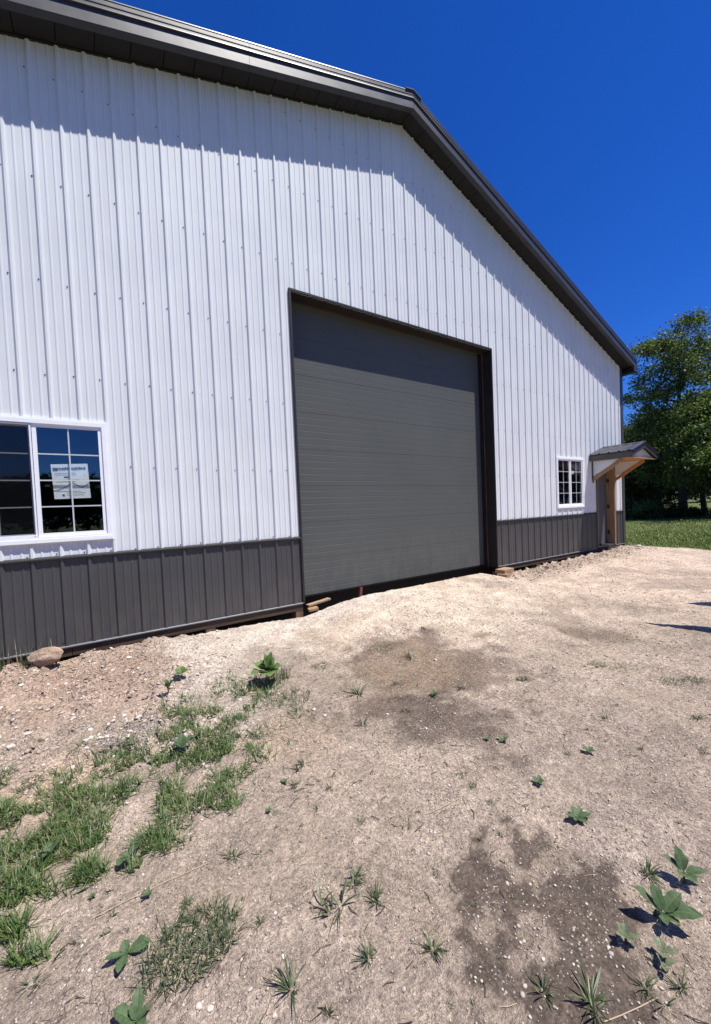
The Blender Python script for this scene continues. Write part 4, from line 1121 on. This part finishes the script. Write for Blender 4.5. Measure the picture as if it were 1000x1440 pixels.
def rosette(px, py, leaves, label, m, name='broadleaf_weed', stem=.0, group=None, seed=0):
    """leaves: (azimuth deg in world, length m, width m, rise deg)"""
    p = pix(px, py); rt_ = empty(name, (p.x, p.y, float(gz(p.x, p.y))), label, 'weed', group)
    mb = MB(); mb.tube([(0, 0, -.01), (.002, 0, .006 + stem * .5), (0, .002, .012 + stem)], [.005, .004, .003], 6); link('stem', mb.mesh('stem'), rt_, MT['tuft'])
    for k, (az_, ln, wd, rise) in enumerate(leaves):
        o = link('leaf', leaf_mesh(ln, wd, .55, .22, seed=seed * 13 + k), rt_, m)
        o.rotation_euler = (0, -math.radians(rise), math.radians(az_)); o.location = (0, 0, .008 + stem)
R = rosette
R(932, 1300, [(118, .125, .042, 34), (66, .10, .044, 58), (-48, .125, .052, 16), (-18, .11, .044, 26), (205, .06, .026, 12), (-100, .06, .028, 8)], 'biggest broad leaved weed, on the right of the damp mud', MT['leaf'], seed=1, stem=.03)
R(962, 1240, [(122, .085, .034, 32), (50, .095, .046, 60), (-42, .085, .032, 14), (-112, .06, .034, 10), (185, .055, .026, 18)], 'broad leaved weed just above the biggest one', MT['leaf'], seed=2, stem=.03)
R(880, 1328, [(100, .045, .02, 45), (20, .04, .02, 30), (-60, .05, .022, 20), (170, .045, .02, 25), (-120, .04, .018, 20), (60, .035, .016, 50)], 'pale leaved seedling at the right edge of the damp mud', MT['pale_leaf'], seed=3, stem=.015)
R(932, 1350, [(110, .045, .022, 40), (30, .04, .022, 30), (-50, .05, .022, 20), (190, .05, .02, 25)], 'pale seedling directly below the biggest broad leaved weed', MT['pale_leaf'], seed=4, stem=.015)
R(935, 1368, [(95, .035, .018, 40), (-30, .04, .018, 25), (200, .04, .018, 25)], 'lowest pale seedling at the right, above the grass tuft', MT['pale_leaf'], seed=5, stem=.01)
R(178, 1345, [(-12, .088, .042, 10), (105, .042, .028, 30), (178, .075, .024, 12), (-112, .075, .032, 6), (60, .03, .014, 40)], 'plantain with four oval leaves left of the grass mat', MT['leaf'], seed=6)
R(192, 1438, [(150, .085, .044, 20), (75, .078, .032, 34), (205, .055, .026, 14), (10, .05, .022, 24), (-60, .05, .024, 8), (110, .05, .02, 50)], 'large leaved plantain cut by the bottom edge', MT['leaf'], seed=7)
R(812, 1152, [(140, .06, .028, 15), (60, .055, .03, 25), (-40, .075, .034, 12), (-95, .05, .028, 10), (190, .05, .026, 18), (10, .06, .028, 18)], 'leafy rosette above the damp mud, right of middle', MT['leaf'], seed=8)
R(256, 955, [(170, .08, .065, 28), (100, .07, .055, 45), (30, .06, .05, 50), (-20, .07, .045, 20), (230, .08, .07, 10)], 'round leaved seedling between the wainscot and the grass', MT['bright_leaf'], seed=9, stem=.04)
R(378, 960, [(200, 0.182, 0.135, 8), (140, 0.154, 0.095, 30), (80, 0.14, 0.081, 60), (30, 0.14, 0.081, 50), (-30, 0.14, 0.081, 20), (165, 0.14, 0.095, 55), (250, 0.182, 0.149, 6), (300, 0.126, 0.081, 10), (110, 0.168, 0.068, 70), (10, 0.154, 0.068, 68), (225, 0.126, 0.081, 40), (55, 0.182, 0.061, 78), (-60, 0.112, 0.068, 5), (275, 0.126, 0.081, 35)], 'bushy weed with big light leaves at top of the grassy strip', MT['bright_leaf'], seed=10, stem=.09)
tuft(385, 958, 30, 'tall', 'thin grass standing around the bushy weed above the strip', seed=94, nb=70, hgt=.17)
R(182, 1208, [(40, .09, .05, 22), (-130, .075, .055, 14), (150, .05, .03, 20)], 'broad leaved weed inside the grassy strip', MT['leaf'], seed=11, stem=.01)
R(70, 1205, [(10, .06, .03, 30), (120, .05, .03, 30), (240, .06, .03, 20)], 'small leafy weed hidden in the grass at far left', MT['leaf'], seed=12, stem=.02)
R(255, 1060, [(0, .10, .05, 30), (120, .08, .04, 40), (200, .10, .05, 30), (300, .07, .04, 25), (60, .09, .045, 50)], 'leafy weed in the thick middle of the grassy strip', MT['leaf'], seed=13, stem=.03)
R(237, 985, [(0, .09, .035, 50), (90, .08, .03, 60), (180, .09, .035, 45), (270, .08, .03, 40), (45, .06, .03, 75), (135, .06, .03, 70), (225, .07, .03, 60), (315, .07, .03, 55)], 'upright dark leafy weed at the upper left of the grass', MT['leaf'], seed=14, stem=.03)
RL = ['rightmost tiny rosette of the row right of the mud patch', 'tiny rosette above left of the big leafy rosette', 'tiny rosette right of the dark end of the mud patch', 'tiny rosette sitting on the right part of the brown mud patch', 'tiny rosette beside the long straw stalk', 'tiny rosette left of the long straw stalk near the grass', 'tiny dark rosette below right of the grassy strip', 'tiny rosette at the lower right rim of the grassy strip', 'tiny rosette at the dark lower right tip of the mud patch']
for k, (px, py, s_) in enumerate(((827, 1058, .05), (757, 1103, .05), (708, 1042, .045), (610, 978, .05), (208, 1262, .03), (130, 1262, .02), (378, 1143, .025), (400, 1100, .03), (685, 1040, .03))):
    R(px, py, [(a + 20 * k, s_ * random.uniform(.7, 1.1), s_ * .42, random.uniform(10, 30)) for a in range(0, 360, 72)], RL[k], MT['leaf'], 'seedling', group='tiny rosettes on the bare dirt', seed=30 + k)

# ------------------------------------------------------------------ lawn blades beyond the dirt
def rays(n, x0, x1, y0, y1):
    P = []
    while len(P) < n:
        q = pix(random.uniform(x0, x1), random.uniform(y0, y1))
        if (q - CAM).length < 75: P.append((q.x, q.y))
    return np.array(P)
P = np.concatenate([rays(15000, 868, 1090, 728, 782), rays(7000, 868, 1090, 714, 730)])
k = edge_d(P[:, 0], P[:, 1]) > 0; P = P[k]
P = P[~((P[:, 0] < XR + .05) & (P[:, 1] > 0))]
n = len(P); dist = np.hypot(P[:, 0] - CAM.x, P[:, 1] - CAM.y)
P = P + RNG.normal(0, 1, P.shape) * (.012 * dist[:, None])
k = (edge_d(P[:, 0], P[:, 1]) > 0) & ~((P[:, 0] < XR + .08) & (P[:, 1] > -.1)); P = P[k]; dist = dist[k]; n = len(P)
tall = .7 + .8 * (fbm(P[:, 0], P[:, 1], .5, 3, 12))
V, Fc = blades(P[:, 0], P[:, 1], gz(P[:, 0], P[:, 1]) - .01, RNG.uniform(.03, .085, n) * tall, .004 + .0011 * dist, RNG.uniform(0, 6.28, n), RNG.uniform(0, .8, n), RNG.uniform(0, .8, n))
o = link('lawn_grass', np_mesh('lawn_grass', V, Fc), None, MT['lawn']); tag(o, 'rough mown lawn grass beyond the barn corner', 'grass', kind='stuff')

# ------------------------------------------------------------------ trees
def leaf_cloud(C, per, spread, size, rg, droop=0.0):
    """C: (m,3) clump centres -> leaf quads scattered round them"""
    m = len(C); n = m * per
    P = np.repeat(C, per, 0) + rg.normal(0, 1, (n, 3)) * spread * np.array((1, 1, .75))
    nrm = rg.normal(0, 1, (n, 3)) + np.array((0, 0, .9)); nrm /= np.linalg.norm(nrm, axis=1)[:, None]
    t = np.cross(nrm, rg.normal(0, 1, (n, 3))); t /= np.linalg.norm(t, axis=1)[:, None]
    b = np.cross(nrm, t); s_ = size * rg.uniform(.6, 1.3, (n, 1))
    V = np.stack([P - t * s_, P + b * s_ * .55 + nrm * s_ * .12, P + t * s_, P - b * s_ * .55 + nrm * s_ * .12], 1)
    return V.reshape(-1, 3), np.arange(n * 4).reshape(n, 4)
def tree(name, label, base, h, crown_r, c0, clumps, per, size, m, seed, group=None, spread=.32, trunk=.2, shape=None, gaps=0.0):
    rg = np.random.default_rng(seed); rp = random.Random(seed)
    rt_ = empty(name, base, label, 'tree', group)
    mb = MB(); C = []
    lean = Vector((rp.uniform(-.06, .06), rp.uniform(-.06, .06), 1))
    top = lean * h * .86
    tp = [Vector((0, 0, -.2))] + [lean * h * t + Vector((rp.uniform(-.12, .12), rp.uniform(-.12, .12), 0)) for t in (.12, .3, .5, .7)] + [top]
    mb.tube(tp, [trunk * 1.3, trunk, trunk * .8, trunk * .55, trunk * .3, trunk * .1], 8)
    nl = max(8, int(clumps / 14)); per_limb = max(4, clumps // nl)
    for i in range(nl):
        t = c0 + (1 - c0) * ((i + .5) / nl) ** .9
        o0 = lean * h * min(t * .88, .84)
        a = i * 2.4 + rp.uniform(-.4, .4)
        prof_ = shape(t) if shape else math.sin(math.pi * min(1, (t - c0) / (1 - c0) * .8 + .22)) ** .7
        L_ = crown_r * prof_ * rp.uniform(.7, 1.12)
        e = o0 + Vector((math.cos(a) * L_, math.sin(a) * L_, L_ * rp.uniform(.12, .55)))
        mid = o0.lerp(e, .5) + Vector((0, 0, L_ * .08))
        r0 = trunk * .38 * (1 - t * .6)
        mb.tube([o0, mid, e], [r0, r0 * .6, r0 * .2], 5)
        for k in range(per_limb):
            u = rp.uniform(.25, 1.05); q = o0.lerp(mid, u * 2) if u < .5 else mid.lerp(e, u * 2 - 1)
            off = Vector((rp.gauss(0, 1), rp.gauss(0, 1), rp.gauss(0, .8))) * L_ * .22
            c_ = q + off; C.append(c_)
            if k % 3 == 0: mb.tube([q, c_], [r0 * .25, r0 * .08], 4)
    C = np.array([tuple(c) for c in C])
    link('trunk', mb.mesh('trunk', True), rt_, MT['bark'])
    V, Fc = leaf_cloud(C, per, spread, size, rg)
    link('crown', np_mesh('crown', V, Fc), rt_, m)
    return rt_
def far(px, dist):        # spot on the ground at this distance along the photo column
    q = pix(px, 733.6 - 30 + 60); d = Vector((q.x - CAM.x, q.y - CAM.y)).normalized()
    x, y = CAM.x + d.x * dist, CAM.y + d.y * dist
    return (x, y, float(gz(x, y, False)))
K = 1 / math.cos(math.atan(450 / 541))           # slant of that column against the view axis
tree('broadleaf_tree', 'tallest loose crowned tree rising above the others on the right', far(962, 27 * K), 13.9, 4.1, .20, 310, 85, .095, MT['tree_leaf'], 3, spread=.30, trunk=.24,
     shape=lambda t: .95 if t < .55 else (.86 if t < .75 else .66))
GT = 'trees behind the barn corner'
tree('broadleaf_tree', 'dense dark tree closest to the barn corner', far(897, 30 * K), 7.4, 3.2, .08, 260, 100, .10, MT['dense_leaf'], 5, spread=.36, trunk=.16)
tree('broadleaf_tree', 'low dark tree between the corner tree and tallest tree', far(928, 33 * K), 9.8, 4.2, .10, 270, 100, .11, MT['dense_leaf'], 6, spread=.42, trunk=.18)
tree('broadleaf_tree', 'leafy tree at the right edge with branches hanging low', far(1004, 25 * K), 8.4, 4.0, .17, 300, 95, .09, MT['tree_leaf'], 7, spread=.34, trunk=.2)
tree('broadleaf_tree', 'dark tree behind the right edge tree, partly hidden', far(992, 36 * K), 10.0, 4.8, .16, 290, 90, .12, MT['dense_leaf'], 8, spread=.48, trunk=.2)
tree('broadleaf_tree', 'tree mostly hidden behind the barn wall', far(868, 38 * K), 7.2, 3.6, .10, 170, 60, .18, MT['dense_leaf'], 9, spread=.5, trunk=.18)
tree('broadleaf_tree', 'tree out to the right of the view', far(1060, 30 * K), 12, 5.0, .2, 190, 60, .17, MT['tree_leaf'], 10, spread=.5, trunk=.2)
# shrubs at the foot of the trees
for k, (px, d, h, r, lab) in enumerate(((905, 24.5, 1.1, 1.0, 'pale bush at the trees, right of the canopy'), (885, 25.5, 1.7, 1.2, 'dark bush at the trees beside the barn corner'), (925, 26, 1.3, 1.2, 'dark bush left of the tall tree trunk'), (948, 26, .8, .9, 'low bush at the foot of the tall tree'), (972, 26, .55, .7, 'small bush right of the tall tree trunk'))):
    b = far(px, d * K); rg = np.random.default_rng(70 + k); rt_ = empty('bush', b, lab, 'bush')
    C = rg.normal(0, 1, (46, 3)) * (r * .45, r * .45, h * .22) + (0, 0, h * .45); C[:, 2] = np.abs(C[:, 2])
    V, Fc = leaf_cloud(C, 40, .16, .075, rg)
    link('foliage', np_mesh('foliage', V, Fc), rt_, MT['tree_leaf'] if k == 0 else MT['dense_leaf'])
    mb = MB()
    for j in range(6):
        a = j * 1.05; mb.tube([(0, 0, -.05), (math.cos(a) * r * .2, math.sin(a) * r * .2, h * .35), (math.cos(a) * r * .45, math.sin(a) * r * .45, h * .75)], [.03, .02, .008], 5)
    link('stem', mb.mesh('stem', True), rt_, MT['bark'])

def woods(name, label, p0, p1, h, n, depth_, m, size, seed):
    rg = np.random.default_rng(seed); t = rg.random(n); p0, p1 = np.array(p0), np.array(p1)
    d = (p1 - p0) / np.linalg.norm(p1 - p0); q = np.array((-d[1], d[0]))
    xy = p0 + (p1 - p0) * t[:, None] + q * rg.uniform(-.5, .5, (n, 1)) * depth_
    prof_ = h * (.62 + .38 * fbm(t * np.linalg.norm(p1 - p0) / 9, t * 0, 1, 3, seed) * 1.4)
    z = prof_ * np.sqrt(rg.random(n)) ** 1.0
    C = np.stack([xy[:, 0], xy[:, 1], z * (.95) + .3], -1)
    V, Fc = leaf_cloud(C, 9, size * 1.3, size, rg)
    mb_v, mb_f = V, Fc
    o = link(name, np_mesh(name, V, Fc), None, m); tag(o, label, 'woods', kind='stuff')
c = np.array(far(940, 74 * K)[:2]); d = np.array((CR.x, CR.y)); d /= np.linalg.norm(d)
woods('woods', 'dark far woodland beyond the mown field', c - d * 42, c + d * 60, 12, 7500, 10, MT['wood_leaf'], .45, 21)
woods('woods', 'distant line of trees across the field behind the viewer', (-70, -75), (40, -62), 8.0, 9000, 10, MT['wood_leaf'], .38, 22)
woods('woods', 'woodland edge off to the right of the yard', (24, -50), (80, -4), 11, 7000, 8, MT['wood_leaf'], .45, 23)
